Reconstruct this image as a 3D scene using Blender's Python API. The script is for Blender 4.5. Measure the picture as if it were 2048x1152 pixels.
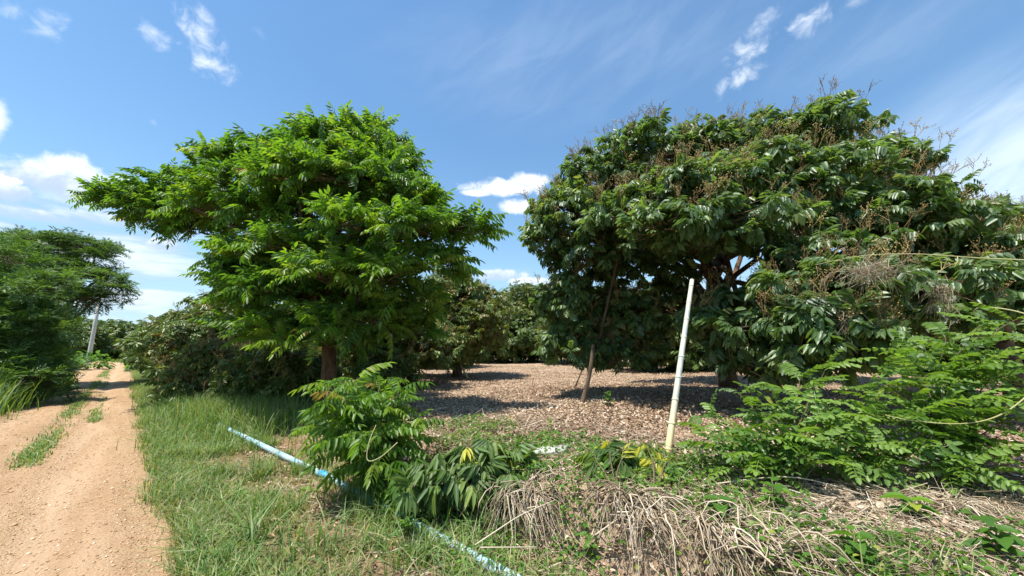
import bpy, math
import numpy as np
from mathutils import Matrix, Vector

for o in list(bpy.data.objects):
    bpy.data.objects.remove(o)
SC = bpy.context.scene
COL = SC.collection
RNG = np.random.default_rng(11)

# ------------------------------------------------------------------ camera
F, PITCH, EYE = 735.0, math.radians(9.35), 1.7          # focal length in photo pixels, tilt up, eye height
cd = bpy.data.cameras.new('camera')
cam = bpy.data.objects.new('camera', cd)
COL.objects.link(cam)
cam.location = (0, 0, EYE)
cam.rotation_euler = (math.pi / 2 + PITCH, 0, 0)
cd.sensor_width = 36
cd.lens = F / 2048 * 36
cd.clip_start, cd.clip_end = 0.05, 4000
SC.camera = cam

# ------------------------------------------------------------------ light and exposure
SUN = Vector((-0.26, -0.15, 0.955)).normalized()         # towards the sun
EL = math.asin(SUN.z)
SC.view_settings.view_transform = 'Standard'
SC.view_settings.look = 'None'
SC.view_settings.gamma = 1
SC.view_settings.use_curve_mapping = False
SC.view_settings.exposure = 0.80
sl = bpy.data.lights.new('sun', 'SUN')
sl.energy, sl.angle, sl.color = 4.6, math.radians(0.53), (1, 0.95, 0.87)
so = bpy.data.objects.new('sun', sl)
COL.objects.link(so)
so.rotation_euler = (-SUN).to_track_quat('-Z', 'Y').to_euler()
SC.render.engine = 'CYCLES'
cy = SC.cycles
cy.max_bounces, cy.diffuse_bounces, cy.glossy_bounces, cy.transmission_bounces, cy.transparent_max_bounces = 6, 4, 2, 4, 4
cy.caustics_reflective = cy.caustics_refractive = False
cy.use_denoising = True
cy.sample_clamp_indirect = 6


# ---------------------------------------------------------------- node helper
class NV:
    """A shader socket with arithmetic."""
    def __init__(s, t, sock): s.t, s.s = t, sock
    def _m(s, op, *a, clamp=False):
        n = s.t.nodes.new('ShaderNodeMath'); n.operation = op; n.use_clamp = clamp
        for i, v in enumerate((s,) + a): link(s.t, v, n.inputs[i])
        return NV(s.t, n.outputs[0])
    def __add__(s, o): return s._m('ADD', o)
    def __sub__(s, o): return s._m('SUBTRACT', o)
    def __mul__(s, o): return s._m('MULTIPLY', o)
    def __truediv__(s, o): return s._m('DIVIDE', o)
    __radd__ = __add__
    __rmul__ = __mul__
    def __rsub__(s, o): return (s * -1) + o
    def max(s, o): return s._m('MAXIMUM', o)
    def min(s, o): return s._m('MINIMUM', o)
    def sm(s, a, b):
        n = s.t.nodes.new('ShaderNodeMapRange'); n.interpolation_type = 'SMOOTHSTEP'
        link(s.t, s, n.inputs[0])
        n.inputs[1].default_value, n.inputs[2].default_value = a, b
        if a > b:
            n.inputs[1].default_value, n.inputs[2].default_value = b, a
            n.inputs[3].default_value, n.inputs[4].default_value = 1, 0
        return NV(s.t, n.outputs[0])
    def sat(s): return s._m('ADD', 0.0, clamp=True)


def link(t, v, inp):
    if isinstance(v, NV): t.links.new(v.s, inp)
    elif isinstance(v, (tuple, list)): inp.default_value = (*v, 1) if len(v) == 3 and len(inp.default_value) == 4 else v
    else: inp.default_value = v


def noise(t, vec, scale, detail=4, rough=0.55, dist=0.0):
    n = t.nodes.new('ShaderNodeTexNoise')
    n.inputs['Scale'].default_value, n.inputs['Detail'].default_value = scale, detail
    n.inputs['Roughness'].default_value, n.inputs['Distortion'].default_value = rough, dist
    t.links.new(vec.s, n.inputs['Vector'])
    return NV(t, n.outputs[0])


def mix(t, f, a, b, mode='MIX'):
    n = t.nodes.new('ShaderNodeMix'); n.data_type = 'RGBA'; n.blend_type = mode
    link(t, f, n.inputs[0]); link(t, a, n.inputs[6]); link(t, b, n.inputs[7])
    return NV(t, n.outputs[2])


def vec3(t, x, y, z):
    n = t.nodes.new('ShaderNodeCombineXYZ')
    for i, v in enumerate((x, y, z)): link(t, v, n.inputs[i])
    return NV(t, n.outputs[0])


def sep(t, v):
    n = t.nodes.new('ShaderNodeSeparateXYZ'); t.links.new(v.s, n.inputs[0])
    return [NV(t, n.outputs[i]) for i in range(3)]


def ramp(t, f, stops):
    n = t.nodes.new('ShaderNodeValToRGB'); e = n.color_ramp.elements
    while len(e) < len(stops): e.new(0.5)
    for el, (p, c) in zip(e, stops): el.position, el.color = p, (*c, 1)
    link(t, f, n.inputs[0])
    return NV(t, n.outputs[0])


# ------------------------------------------------------------------ geometry of the place
def ray(px, py):
    x, u = (px - 1024) / F, (576 - py) / F
    c, s = math.cos(PITCH), math.sin(PITCH)
    return np.array([x, c - u * s, s + u * c])


def W(px, py, Y):
    """World point that lies Y metres ahead."""
    r = ray(px, py)
    return np.array([0, 0, EYE]) + r * (Y / r[1])


def project(P):
    P = np.atleast_2d(P) - np.array([0, 0, EYE])
    c, s = math.cos(PITCH), math.sin(PITCH)
    d = P[:, 1] * c + P[:, 2] * s
    up = -P[:, 1] * s + P[:, 2] * c
    d2 = np.where(d > 0.05, d, 0.05)
    return 1024 + F * P[:, 0] / d2, 576 - F * up / d2, d


def azel(px, py):
    r = ray(px, py)
    return math.atan2(r[0], r[1]), math.atan2(r[2], math.hypot(r[0], r[1]))


# ------------------------------------------------------------------ world: sky with clouds
wd = bpy.data.worlds.new('World')
SC.world = wd
wd.use_nodes = True
t = wd.node_tree
t.nodes.clear()
sky = t.nodes.new('ShaderNodeTexSky')
sky.sky_type = 'NISHITA'
sky.sun_disc = False
sky.sun_elevation = EL
sky.sun_rotation = math.atan2(SUN.x, SUN.y)
sky.altitude, sky.air_density, sky.dust_density, sky.ozone_density = 0, 1.25, 0.6, 3.5
tc = t.nodes.new('ShaderNodeTexCoord')
D = NV(t, tc.outputs['Generated'])
dx, dy, dz = sep(t, D)
AZ = dx._m('ARCTAN2', dy)
ELV = dz._m('ARCSINE')
skyc = mix(t, 1.0, NV(t, sky.outputs[0]), (0.072, 0.098, 0.108), 'MULTIPLY')
# pale air low over the horizon, all the way round
low = (dz.max(0.0) * -5.2)._m('EXPONENT')
skyc = mix(t, low * 0.72, skyc, (0.43, 0.57, 0.70))
n_big = noise(t, D, 5.0, 7, 0.6)
n_mid = noise(t, D, 13.0, 7, 0.62, 0.3)
n_fine = noise(t, D, 30.0, 6, 0.62, 0.4)
# thin streaks of high cloud
st = vec3(t, AZ * 2.2 + ELV * 2.6, ELV * 9.0 - AZ * 4.0, dz * 2)
n_str = noise(t, st, 1.6, 6, 0.55, 0.5)


def blob(px, py, wpx, hpx):
    """Local coordinates (-1..1) round a patch of sky."""
    a0, e0 = azel(px, py)
    a1, _ = azel(px + wpx, py); a2, _ = azel(px - wpx, py)
    _, e1 = azel(px, py - hpx); _, e2 = azel(px, py + hpx)
    return (AZ - a0) / ((a1 - a2) / 2), (ELV - e0) / ((e1 - e2) / 2)


def veil(px, py, wpx, hpx, op):
    x, y = blob(px, py, wpx, hpx)
    m = (1 - (x * x + y * y)._m('SQRT')).sm(0, 0.9)
    return m * (n_str.sm(0.30, 0.72) * 0.75 + 0.25) * op


col = skyc
haze_v = veil(2120, 330, 620, 330, 0.85).max(veil(1150, 120, 700, 200, 0.16)).max(veil(1750, 80, 380, 120, 0.14))
around = (AZ._m('ABSOLUTE')).sm(0.95, 1.5)
haze_v = haze_v.max(around * n_str.sm(0.42, 0.8) * 0.5 * ELV.sm(0.02, 0.3))
col = mix(t, haze_v, col, (0.56, 0.65, 0.75))
# wisps
wm = None
for px, py, w, h, sh, op in ((92, 55, 46, 40, -0.4, .55), (28, 20, 34, 20, -.3, .4), (308, 66, 46, 30, 0, .62), (405, 70, 50, 55, 0.7, .8), (415, 122, 62, 32, .2, .8),
                         (1490, 100, 46, 26, 0, .75), (1512, 60, 40, 30, -.8, .55), (1610, 50, 58, 28, -.2, .85), (1474, 164, 50, 24, -.4, .8), (1712, 4, 50, 14, 0, .4), (306, 245, 14, 8, 0, .25), (520, 66, 18, 12, 0, .15)):
    x, y = blob(px, py, w * 1.35, h * 1.4)
    x2 = x + y * sh
    m = (1 - (x2 * x2 + y * y)._m('SQRT')).sat() * 0.85 + (n_fine - 0.5) * 2.6
    m = m.sm(0.10, 1.45) * op * (1 - (x2 * x2 + y * y)).sm(0, 0.5)
    wm = m if wm is None else wm.max(m)
col = mix(t, wm, col, (0.70, 0.74, 0.79))
# layered stratus low on the left and faint elsewhere
lx, ly = blob(150, 520, 420, 190)
strat = noise(t, vec3(t, AZ * 3.0, ELV * 13.0, 0.4), 1.7, 6, 0.55, 0.3)
strat_m = (1 - (lx * lx + ly * ly)._m('SQRT')).sm(0, 0.6)
layer = strat.sm(0.36, 0.60) * (strat_m * 0.95).max(ELV.sm(0.24, 0.02) * 0.55)
scol = mix(t, strat.sm(0.45, 0.66), (0.30, 0.40, 0.53), (0.64, 0.69, 0.75))
col = mix(t, layer * 0.78, col, scol)
# cumulus
cm, cs = None, None
for px, py, w, h, op in ((110, 366, 150, 50, 1.0), (10, 384, 120, 40, .95), (236, 372, 74, 32, .9), (150, 345, 84, 44, 1), (60, 430, 190, 26, .6), (210, 440, 120, 20, .5), (-20, 240, 54, 66, .85), (-420, 380, 260, 100, .95),
                         (1010, 378, 96, 24, 1), (1062, 362, 52, 22, 1), (1040, 415, 50, 22, .9), (958, 386, 40, 12, .8), (1000, 552, 62, 20, .9), (1055, 566, 70, 14, .7), (330, 492, 54, 22, .75), (272, 607, 34, 9, .5),
                         (375, 612, 22, 10, .6), (2500, 560, 260, 60, .8)):
    x, y = blob(px, py, w, h)
    yb = y.max(y * -1.35)                                # flatter underneath
    r = (x * x + yb * yb)._m('SQRT')
    amp = 1.15 if w > 70 else 0.9
    nn = n_mid * 0.62 + n_fine * 0.38
    m = ((1 - r) + (nn - 0.5) * amp * 2).sm(0.0, 0.55) * op * (1.45 - r).sm(0, 0.3)
    sh = ((y * 0.5 + 0.42) + (nn - 0.5) * 2.4).sat()
    if cm is None: cm, cs = m, sh
    else:
        cs = cs * (1 - m) + sh * m if False else cs.max(sh * m.sm(0.1, 0.6))
        cm = cm.max(m)
rest = n_big.sm(0.56, 0.68) * around * ELV.sm(0.75, 0.35) * ELV.sm(0.02, 0.1)
cm = cm.max(rest * 0.9)
ccol = mix(t, cs.sm(0.2, 0.95), (0.36, 0.45, 0.57), (0.73, 0.76, 0.80))
col = mix(t, cm, col, ccol)
ground_c = mix(t, dz.sm(-0.02, 0.0), (0.25, 0.25, 0.18), col)
bg = t.nodes.new('ShaderNodeBackground')
t.links.new(ground_c.s, bg.inputs[0])
bg.inputs[1].default_value = 1.0          # the sky colour above already carries its 0.165 strength
t.links.new(bg.outputs[0], t.nodes.new('ShaderNodeOutputWorld').inputs[0])


# ------------------------------------------------------------------ materials
def new_mat(name):
    m = bpy.data.materials.new(name); m.use_nodes = True
    m.node_tree.nodes.clear()
    return m, m.node_tree


def out(t, sock): t.links.new(sock, t.nodes.new('ShaderNodeOutputMaterial').inputs[0])


def attr(t, name='var'):
    n = t.nodes.new('ShaderNodeAttribute'); n.attribute_name = name
    return NV(t, n.outputs['Fac'])


def pos(t): return NV(t, t.nodes.new('ShaderNodeNewGeometry').outputs['Position'])


def principled(t, col, rough, spec=0.5, normal=None):
    b = t.nodes.new('ShaderNodeBsdfPrincipled')
    link(t, col, b.inputs['Base Color']); link(t, rough, b.inputs['Roughness'])
    b.inputs['Specular IOR Level'].default_value = spec
    if normal is not None: t.links.new(normal, b.inputs['Normal'])
    return b.outputs[0]


def bump(t, h, strength, dist):
    b = t.nodes.new('ShaderNodeBump'); b.inputs['Strength'].default_value, b.inputs['Distance'].default_value = strength, dist
    t.links.new(h.s, b.inputs['Height'])
    return b.outputs[0]


def leaf_mat(name, stops, rough=0.4, spec=0.5, trans=0.35, tint=(1.5, 1.45, 0.55), back=0.25):
    """Leaf: its colour by the piece's own shade number, light passing through it."""
    m, t = new_mat(name)
    v = attr(t)
    c = ramp(t, v, stops)
    c = mix(t, 1.0, c, ramp(t, noise(t, pos(t), 3.1, 2), [(0.3, (0.82, 0.82, 0.82)), (0.7, (1.15, 1.15, 1.15))]), 'MULTIPLY')
    bf = NV(t, t.nodes.new('ShaderNodeNewGeometry').outputs['Backfacing'])
    cb = mix(t, bf * back, c, (0.20, 0.24, 0.13))
    p = principled(t, cb, rough, spec)
    tr = t.nodes.new('ShaderNodeBsdfTranslucent')
    t.links.new(mix(t, 1.0, c, tint, 'MULTIPLY').s, tr.inputs[0])
    mx = t.nodes.new('ShaderNodeMixShader'); mx.inputs[0].default_value = trans
    t.links.new(p, mx.inputs[1]); t.links.new(tr.outputs[0], mx.inputs[2])
    out(t, mx.outputs[0])
    return m


def ramp_mat(name, stops, rough=0.8, spec=0.2, nscale=0, attr_name='var'):
    m, t = new_mat(name)
    c = ramp(t, attr(t, attr_name), stops)
    if nscale:
        c = mix(t, 1.0, c, ramp(t, noise(t, pos(t), nscale, 4), [(0.3, (0.72, 0.72, 0.72)), (0.7, (1.25, 1.25, 1.25))]), 'MULTIPLY')
    out(t, principled(t, c, rough, spec))
    return m


def bark_mat(name, a, b, scale=9):
    m, t = new_mat(name)
    x, y, z = sep(t, pos(t))
    n = noise(t, vec3(t, x, y, z * 0.35), scale, 6, 0.65)
    n2 = noise(t, pos(t), scale * 4, 4, 0.6)
    f = (n * 0.7 + n2 * 0.3).sm(0.35, 0.65)
    out(t, principled(t, mix(t, f, a, b), 0.9, 0.15, bump(t, n * 0.6 + n2 * 0.4, 0.7, 0.02)))
    return m


M = {}
M['neem'] = leaf_mat('pinnate leaves', [(0, (0.055, 0.135, 0.020)), (0.45, (0.112, 0.228, 0.030)), (0.8, (0.20, 0.31, 0.04)), (0.93, (0.25, 0.29, 0.05)), (1, (0.25, 0.16, 0.06))], 0.42, 0.45, 0.54, (1.5, 1.5, 0.45))
M['longan'] = leaf_mat('leathery leaves', [(0, (0.062, 0.122, 0.042)), (0.5, (0.118, 0.205, 0.068)), (0.85, (0.185, 0.27, 0.09)), (1, (0.27, 0.28, 0.09))], 0.42, 0.75, 0.50, (1.5, 1.45, 0.5), 0.3)
M['longan_far'] = leaf_mat('orchard leaves', [(0, (0.055, 0.105, 0.022)), (0.5, (0.10, 0.165, 0.032)), (0.8, (0.17, 0.21, 0.045)), (1, (0.27, 0.20, 0.07))], 0.42, 0.5, 0.3, (1.4, 1.4, 0.5))
M['feather'] = leaf_mat('feathery leaves', [(0, (0.06, 0.13, 0.034)), (0.6, (0.11, 0.215, 0.05)), (1, (0.17, 0.28, 0.065))], 0.5, 0.3, 0.35)
M['feather_dark'] = leaf_mat('dark fine leaves', [(0, (0.045, 0.095, 0.032)), (0.6, (0.085, 0.16, 0.05)), (1, (0.14, 0.22, 0.065))], 0.5, 0.3, 0.42)
M['bush'] = leaf_mat('oval leaflets', [(0, (0.065, 0.14, 0.028)), (0.5, (0.135, 0.235, 0.045)), (0.9, (0.21, 0.32, 0.07)), (1, (0.33, 0.35, 0.06))], 0.45, 0.4, 0.42, (1.5, 1.6, 0.45))
M['lance'] = leaf_mat('long drooping leaves', [(0, (0.055, 0.115, 0.026)), (0.6, (0.115, 0.195, 0.04)), (0.85, (0.19, 0.27, 0.05)), (1, (0.48, 0.46, 0.06))], 0.5, 0.45, 0.35)
M['broad'] = leaf_mat('soft broad leaves', [(0, (0.05, 0.13, 0.02)), (0.6, (0.10, 0.22, 0.03)), (0.9, (0.17, 0.30, 0.05)), (1, (0.40, 0.36, 0.05))], 0.5, 0.3, 0.42)
M['grass'] = leaf_mat('green grass', [(0, (0.065, 0.14, 0.024)), (0.45, (0.125, 0.245, 0.048)), (0.75, (0.20, 0.30, 0.07)), (0.88, (0.33, 0.32, 0.13)), (1, (0.50, 0.42, 0.24))], 0.5, 0.35, 0.35)
M['straw'] = ramp_mat('dry straw', [(0, (0.10, 0.07, 0.045)), (0.35, (0.27, 0.20, 0.125)), (0.7, (0.45, 0.36, 0.25)), (1, (0.64, 0.55, 0.42))], 0.7, 0.3)
M['litter'] = ramp_mat('dry fallen leaves', [(0, (0.12, 0.065, 0.045)), (0.3, (0.26, 0.16, 0.105)), (0.6, (0.41, 0.29, 0.185)), (0.85, (0.53, 0.42, 0.295)), (1, (0.64, 0.56, 0.44))], 0.6, 0.35)
M['panicle'] = ramp_mat('dry flower stalks', [(0, (0.18, 0.12, 0.05)), (0.5, (0.30, 0.21, 0.085)), (1, (0.42, 0.33, 0.14))], 0.8, 0.2)
M['bark_brown'] = bark_mat('brown bark', (0.055, 0.034, 0.020), (0.17, 0.105, 0.062))
M['bark_grey'] = bark_mat('grey brown bark', (0.06, 0.042, 0.030), (0.19, 0.14, 0.10))
M['twig'] = ramp_mat('twigs', [(0, (0.07, 0.05, 0.03)), (1, (0.19, 0.14, 0.085))], 0.85, 0.2)
M['stem_green'] = ramp_mat('green stems', [(0, (0.10, 0.13, 0.04)), (0.6, (0.24, 0.24, 0.08)), (1, (0.46, 0.42, 0.20))], 0.6, 0.3)
M['pebble'] = ramp_mat('laterite pebbles', [(0, (0.24, 0.13, 0.07)), (0.5, (0.45, 0.28, 0.15)), (0.85, (0.60, 0.43, 0.27)), (1, (0.70, 0.58, 0.44))], 0.85, 0.2)

# ------------------------------------------------------------------ terrain
CA, SA = math.cos(math.radians(46)), math.sin(math.radians(46))


def uv(x, y): return -SA * x + CA * y, CA * x + SA * y        # along the road, across it


def xy(u, v): return -SA * u + CA * v, CA * u + SA * v


def sstep(a, b, x):
    k = np.clip((x - a) / (b - a), 0, 1)
    return k * k * (3 - 2 * k)


_H = RNG.random((256, 256))


def vn(x, y):
    xi, yi = np.floor(x).astype(int), np.floor(y).astype(int)
    fx, fy = x - xi, y - yi
    fx, fy = fx * fx * (3 - 2 * fx), fy * fy * (3 - 2 * fy)
    g = lambda a, b: _H[a % 256, b % 256]
    return (g(xi, yi) * (1 - fx) + g(xi + 1, yi) * fx) * (1 - fy) + (g(xi, yi + 1) * (1 - fx) + g(xi + 1, yi + 1) * fx) * fy - 0.5


def fbm(x, y, n=4):
    s, a = 0, 1.0
    for k in range(n):
        s = s + a * vn(x * 2 ** k + 17 * k, y * 2 ** k + 5 * k); a *= 0.5
    return s


def road_mid(u): return -1.0 - 5.0 * (np.maximum(u - 52, 0) / 30.0) ** 2
def road_half(u): return 1.42 + 0.006 * np.clip(u, 0, 60)


def road_h(u, v):
    w = v - road_mid(u)
    r = -0.05 * np.exp(-((w - 0.62 - .05 * np.sin(u * .7)) / 0.17) ** 2) - 0.03 * np.exp(-((w - 0.1 - .06 * np.sin(u * .5 + 1)) / 0.12) ** 2) - 0.045 * np.exp(-((w + 0.75) / 0.2) ** 2) + 0.03 * np.exp(-((w - 1.12) / 0.2) ** 2)
    return r + 0.02 * fbm(u * 0.8, v * 1.5, 3) + 0.012 * fbm(u * 5, v * 6, 3)


def height(x, y, soil=True):
    x, y = np.asarray(x, float), np.asarray(y, float)
    u, v = uv(x, y)
    edge = 2.5 + 0.28 * fbm(u * 0.9, v * 0 + 3, 3)
    rise = 0.42 - 0.22 * sstep(4.5, 10, u)
    h = (rise + .06) * sstep(edge, edge + 0.42 + 1.1 * sstep(3, 9, u), v)
    h = h + 0.05 * fbm(x * 0.7, y * 0.7, 4) + 0.02 * fbm(x * 4, y * 4, 2)
    inr = sstep(road_half(u) + 0.18, road_half(u) - 0.05, np.abs(v - road_mid(u)))
    return h * (1 - inr) + inr * (road_h(u, v) - (0.05 if soil else 0.0))


def G(px, py):
    """Where the line of sight through a photo pixel meets the ground."""
    r = ray(px, py); tt = 0.5
    for _ in range(4000):
        p = np.array([0, 0, EYE]) + r * tt
        g = float(height(p[0], p[1], False))
        if p[2] <= g: break
        tt += max(0.01, (p[2] - g) * 0.4)
    return np.array([p[0], p[1], g])


# ------------------------------------------------------------------ mesh building
class Geo:
    def __init__(s): s.v, s.q, s.t, s.a, s.n = [], [], [], [], 0
    def add(s, V, Q=None, T=None, a=0.5):
        V = np.asarray(V, float).reshape(-1, 3)
        s.v.append(V); s.a.append(np.full(len(V), a, float) if np.isscalar(a) else np.asarray(a, float).ravel())
        if Q is not None and len(Q): s.q.append(np.asarray(Q).reshape(-1, 4) + s.n)
        if T is not None and len(T): s.t.append(np.asarray(T).reshape(-1, 3) + s.n)
        s.n += len(V)
    def arrays(s):
        V = np.concatenate(s.v) if s.v else np.zeros((0, 3))
        return V, (np.concatenate(s.q) if s.q else np.zeros((0, 4), int)), (np.concatenate(s.t) if s.t else np.zeros((0, 3), int)), (np.concatenate(s.a) if s.a else np.zeros(0))
    def mesh(s, name, mat, smooth=False, origin=None):
        V, Q, T, A = s.arrays()
        if origin is not None: V = V - origin
        me = bpy.data.meshes.new(name)
        nq, nt = len(Q), len(T)
        me.vertices.add(len(V)); me.vertices.foreach_set('co', V.astype(np.float32).ravel())
        me.loops.add(nq * 4 + nt * 3); me.polygons.add(nq + nt)
        me.loops.foreach_set('vertex_index', np.concatenate([Q.ravel(), T.ravel()]).astype(np.int32))
        me.polygons.foreach_set('loop_start', np.concatenate([np.arange(nq) * 4, nq * 4 + np.arange(nt) * 3]).astype(np.int32))
        if smooth: me.polygons.foreach_set('use_smooth', np.ones(nq + nt, bool))
        at = me.attributes.new('var', 'FLOAT', 'POINT'); at.data.foreach_set('value', A.astype(np.float32))
        me.update(calc_edges=True); me.validate()
        me.materials.append(mat)
        return me
    def obj(s, name, mat, parent=None, smooth=False, origin=None, kind=None):
        if parent is not None and origin is None: origin = np.array(parent.location)
        o = bpy.data.objects.new(name, s.mesh(name, mat, smooth, origin))
        COL.objects.link(o)
        if parent is not None: o.parent = parent
        elif origin is not None: o.location = origin
        if kind: o['kind'] = kind
        return o


def norm(v): return v / np.maximum(np.linalg.norm(v, axis=-1, keepdims=True), 1e-9)


def tube(geo, pts, rad, n=6, a=0.5, cap=True):
    pts = np.asarray(pts, float); k = len(pts)
    rad = np.full(k, rad) if np.isscalar(rad) else np.asarray(rad, float)
    tan = norm(np.gradient(pts, axis=0))
    ref = np.array([0.31, 0.17, 0.93]) if abs(tan[0][2]) < 0.8 else np.array([0.9, 0.3, 0.1])
    X = norm(np.cross(tan, ref)); Y = np.cross(tan, X)
    th = np.arange(n) * 2 * np.pi / n
    V = pts[:, None] + rad[:, None, None] * (X[:, None] * np.cos(th)[None, :, None] + Y[:, None] * np.sin(th)[None, :, None])
    i, j = np.meshgrid(np.arange(k - 1), np.arange(n), indexing='ij')
    Q = np.stack([i * n + j, i * n + (j + 1) % n, (i + 1) * n + (j + 1) % n, (i + 1) * n + j], -1).reshape(-1, 4)
    V = V.reshape(-1, 3); T = []
    if cap:
        V = np.concatenate([V, pts[:1], pts[-1:]])
        T = [(k * n, (m + 1) % n, m) for m in range(n)] + [(k * n + 1, (k - 1) * n + m, (k - 1) * n + (m + 1) % n) for m in range(n)]
    geo.add(V, Q, T, a)


def tubes(geo, P, rad, n=3, a=0.5):
    """Many thin tubes at once: P (N, k, 3), rad (N, k)."""
    N, k = P.shape[:2]
    tan = norm(np.gradient(P, axis=1))
    ref = np.where(np.abs(tan[..., 2:3]) < 0.8, np.array([0.31, 0.17, 0.93]), np.array([0.9, 0.3, 0.1]))
    X = norm(np.cross(tan, ref)); Y = np.cross(tan, X)
    th = np.arange(n) * 2 * np.pi / n
    V = P[:, :, None] + rad[:, :, None, None] * (X[:, :, None] * np.cos(th)[:, None] + Y[:, :, None] * np.sin(th)[:, None])
    i, j = np.meshgrid(np.arange(k - 1), np.arange(n), indexing='ij')
    Q = np.stack([i * n + j, i * n + (j + 1) % n, (i + 1) * n + (j + 1) % n, (i + 1) * n + j], -1).reshape(-1, 4)
    Q = (Q[None] + (np.arange(N) * k * n)[:, None, None]).reshape(-1, 4)
    A = np.repeat(np.broadcast_to(a, (N,)), k * n)
    geo.add(V.reshape(-1, 3), Q, None, A)


def curve(a, b, bend=(0, 0, 0), n=6, wob=0.0, rng=RNG):
    tt = np.linspace(0, 1, n)[:, None]
    p = np.asarray(a) * (1 - tt) + np.asarray(b) * tt + 4 * tt * (1 - tt) * np.asarray(bend)
    if wob: p[1:-1] += rng.normal(0, wob, (n - 2, 3))
    return p


def spread(geo, tmpl, Mx, P, a):
    """Copies of a template, joined."""
    V, Q, T, A = tmpl
    N = len(P)
    if not N: return
    VV = np.einsum('nij,vj->nvi', Mx, V) + P[:, None]
    off = (np.arange(N) * len(V))[:, None, None]
    AA = np.clip(np.asarray(a)[:, None] + A[None] - 0.5, 0, 1)
    geo.add(VV.reshape(-1, 3), (Q[None] + off).reshape(-1, 4) if len(Q) else None, (T[None] + off).reshape(-1, 3) if len(T) else None, AA)


# leaf pieces: +Y runs along the leaf stalk, +Z is up
def leaflet(geo, p, d, up, L, w, droop=0.25, fold=0.18, a=0.5, sh=(.30, .46, .68, .40)):
    d = norm(d); x = norm(np.cross(d, up)); z = np.cross(x, d)
    c = lambda f, s, h: p + d * L * f + x * w * s + z * (h * w) - np.array([0, 0, 1]) * droop * L * f * f
    V = [c(0, 0, 0), c(sh[0], sh[1], fold), c(sh[2], sh[3], fold), c(1, 0, 0), c(sh[2], -sh[3], fold), c(sh[0], -sh[1], fold), c(.5, 0, -0.05)]
    geo.add(V, [(0, 1, 2, 6), (6, 2, 3, 3), (0, 6, 4, 5)][:1] + [(0, 6, 4, 5)], [(6, 2, 3), (6, 3, 4)], a)


def pinnate(rng, pairs, L, ll, lw, arch=0.1, droop=0.4, fwd=0.55, hang=0.35, first=0.18, terminal=True, ldroop=0.25, alt=False, stalk=0.006, sh=(.30, .46, .68, .40)):
    g = Geo()
    f = lambda s: np.array([0, L * s, L * (arch * s * 2 - droop * s * s)])
    k = 5
    s = np.linspace(0, 1, k)
    C = np.array([f(q) for q in s])
    w = np.linspace(stalk, stalk * .4, k)[:, None] * np.array([1, 0, 0])
    V = np.concatenate([C - w, C + w])
    g.add(V, [(i, i + 1, k + i + 1, k + i) for i in range(k - 1)], None, 0.6)
    for i in range(pairs):
        for sd in (-1, 1):
            q = first + (0.97 - first) * (i + (0.35 if alt and sd > 0 else 0)) / max(pairs - 1 + .35 * alt, 1)
            q = min(q, 1)
            tan = norm(f(min(q + .02, 1.02)) - f(q - .02))
            d = tan * fwd + np.array([sd, 0, 0]) * (1 - fwd * .4) + np.array([0, 0, -hang]) + rng.normal(0, .09, 3)
            tp = 0.72 + 0.4 * math.sin(math.pi * min(max(q * 0.9, 0.1), 1))
            leaflet(g, f(q), d, np.array([rng.normal(0, .2), rng.normal(0, .2), 1]), ll * tp * rng.uniform(.85, 1.1), lw * rng.uniform(.85, 1.1), ldroop, a=0.5 + rng.normal(0, .08), sh=sh)
    if terminal:
        leaflet(g, f(1), norm(f(1) - f(.95)) + rng.normal(0, .1, 3), np.array([0, 0, 1]), ll, lw, ldroop, sh=sh)
    return g.arrays()


def bipinnate(rng, pairs, L, pl, pw):
    g = Geo()
    f = lambda s: np.array([0, L * s, L * (.2 * s - .35 * s * s)])
    for i in range(pairs):
        q = .15 + .85 * i / (pairs - 1)
        for sd in (-1, 1):
            d = norm(np.array([sd, .55, -.15]) + rng.normal(0, .12, 3))
            x = norm(np.cross(d, np.array([rng.normal(0, .4), rng.normal(0, .4), 1])))
            p = f(q); e = p + d * pl * rng.uniform(.7, 1.1); mid = (p + e) / 2 + np.array([0, 0, .06 * pl])
            g.add([p, mid - x * pw, e, mid + x * pw], [(0, 1, 2, 3)], None, .5 + rng.normal(0, .08))
    return g.arrays()


def panicle_t(rng, L=0.3):
    g = Geo()
    for j in range(5):
        s = j / 4
        b = np.array([0, L * (.35 + .5 * s), 0]) if j else np.zeros(3)
        ang = rng.uniform(0, 6.28)
        d = norm(np.array([math.cos(ang) * .7, 1, math.sin(ang) * .7])) if j else np.array([0, 1, 0])
        e = b + d * L * (1 if j == 0 else rng.uniform(.35, .6))
        P = np.stack([b, (b + e) / 2 + rng.normal(0, .008, 3), e])
        tubes(g, P[None], np.array([[.0035, .003, .002]]), 3, .4)
        for m in range(4 if j else 3):
            q = b + (e - b) * rng.uniform(.45, 1) + rng.normal(0, .012, 3)
            w = rng.uniform(.006, .011)
            g.add([q + (w, 0, 0), q + (0, w * 1.3, 0), q + (-w, 0, 0), q + (0, -w, w)], None, [(0, 1, 3), (1, 2, 3), (2, 0, 3), (0, 2, 1)], .6)
    return g.arrays()


def single_leaf(rng, L, w, droop=.3):
    g = Geo(); leaflet(g, np.zeros(3), np.array([0, 1, 0.0]), np.array([0, 0, 1.0]), L, w, droop, .2)
    return g.arrays()


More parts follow.
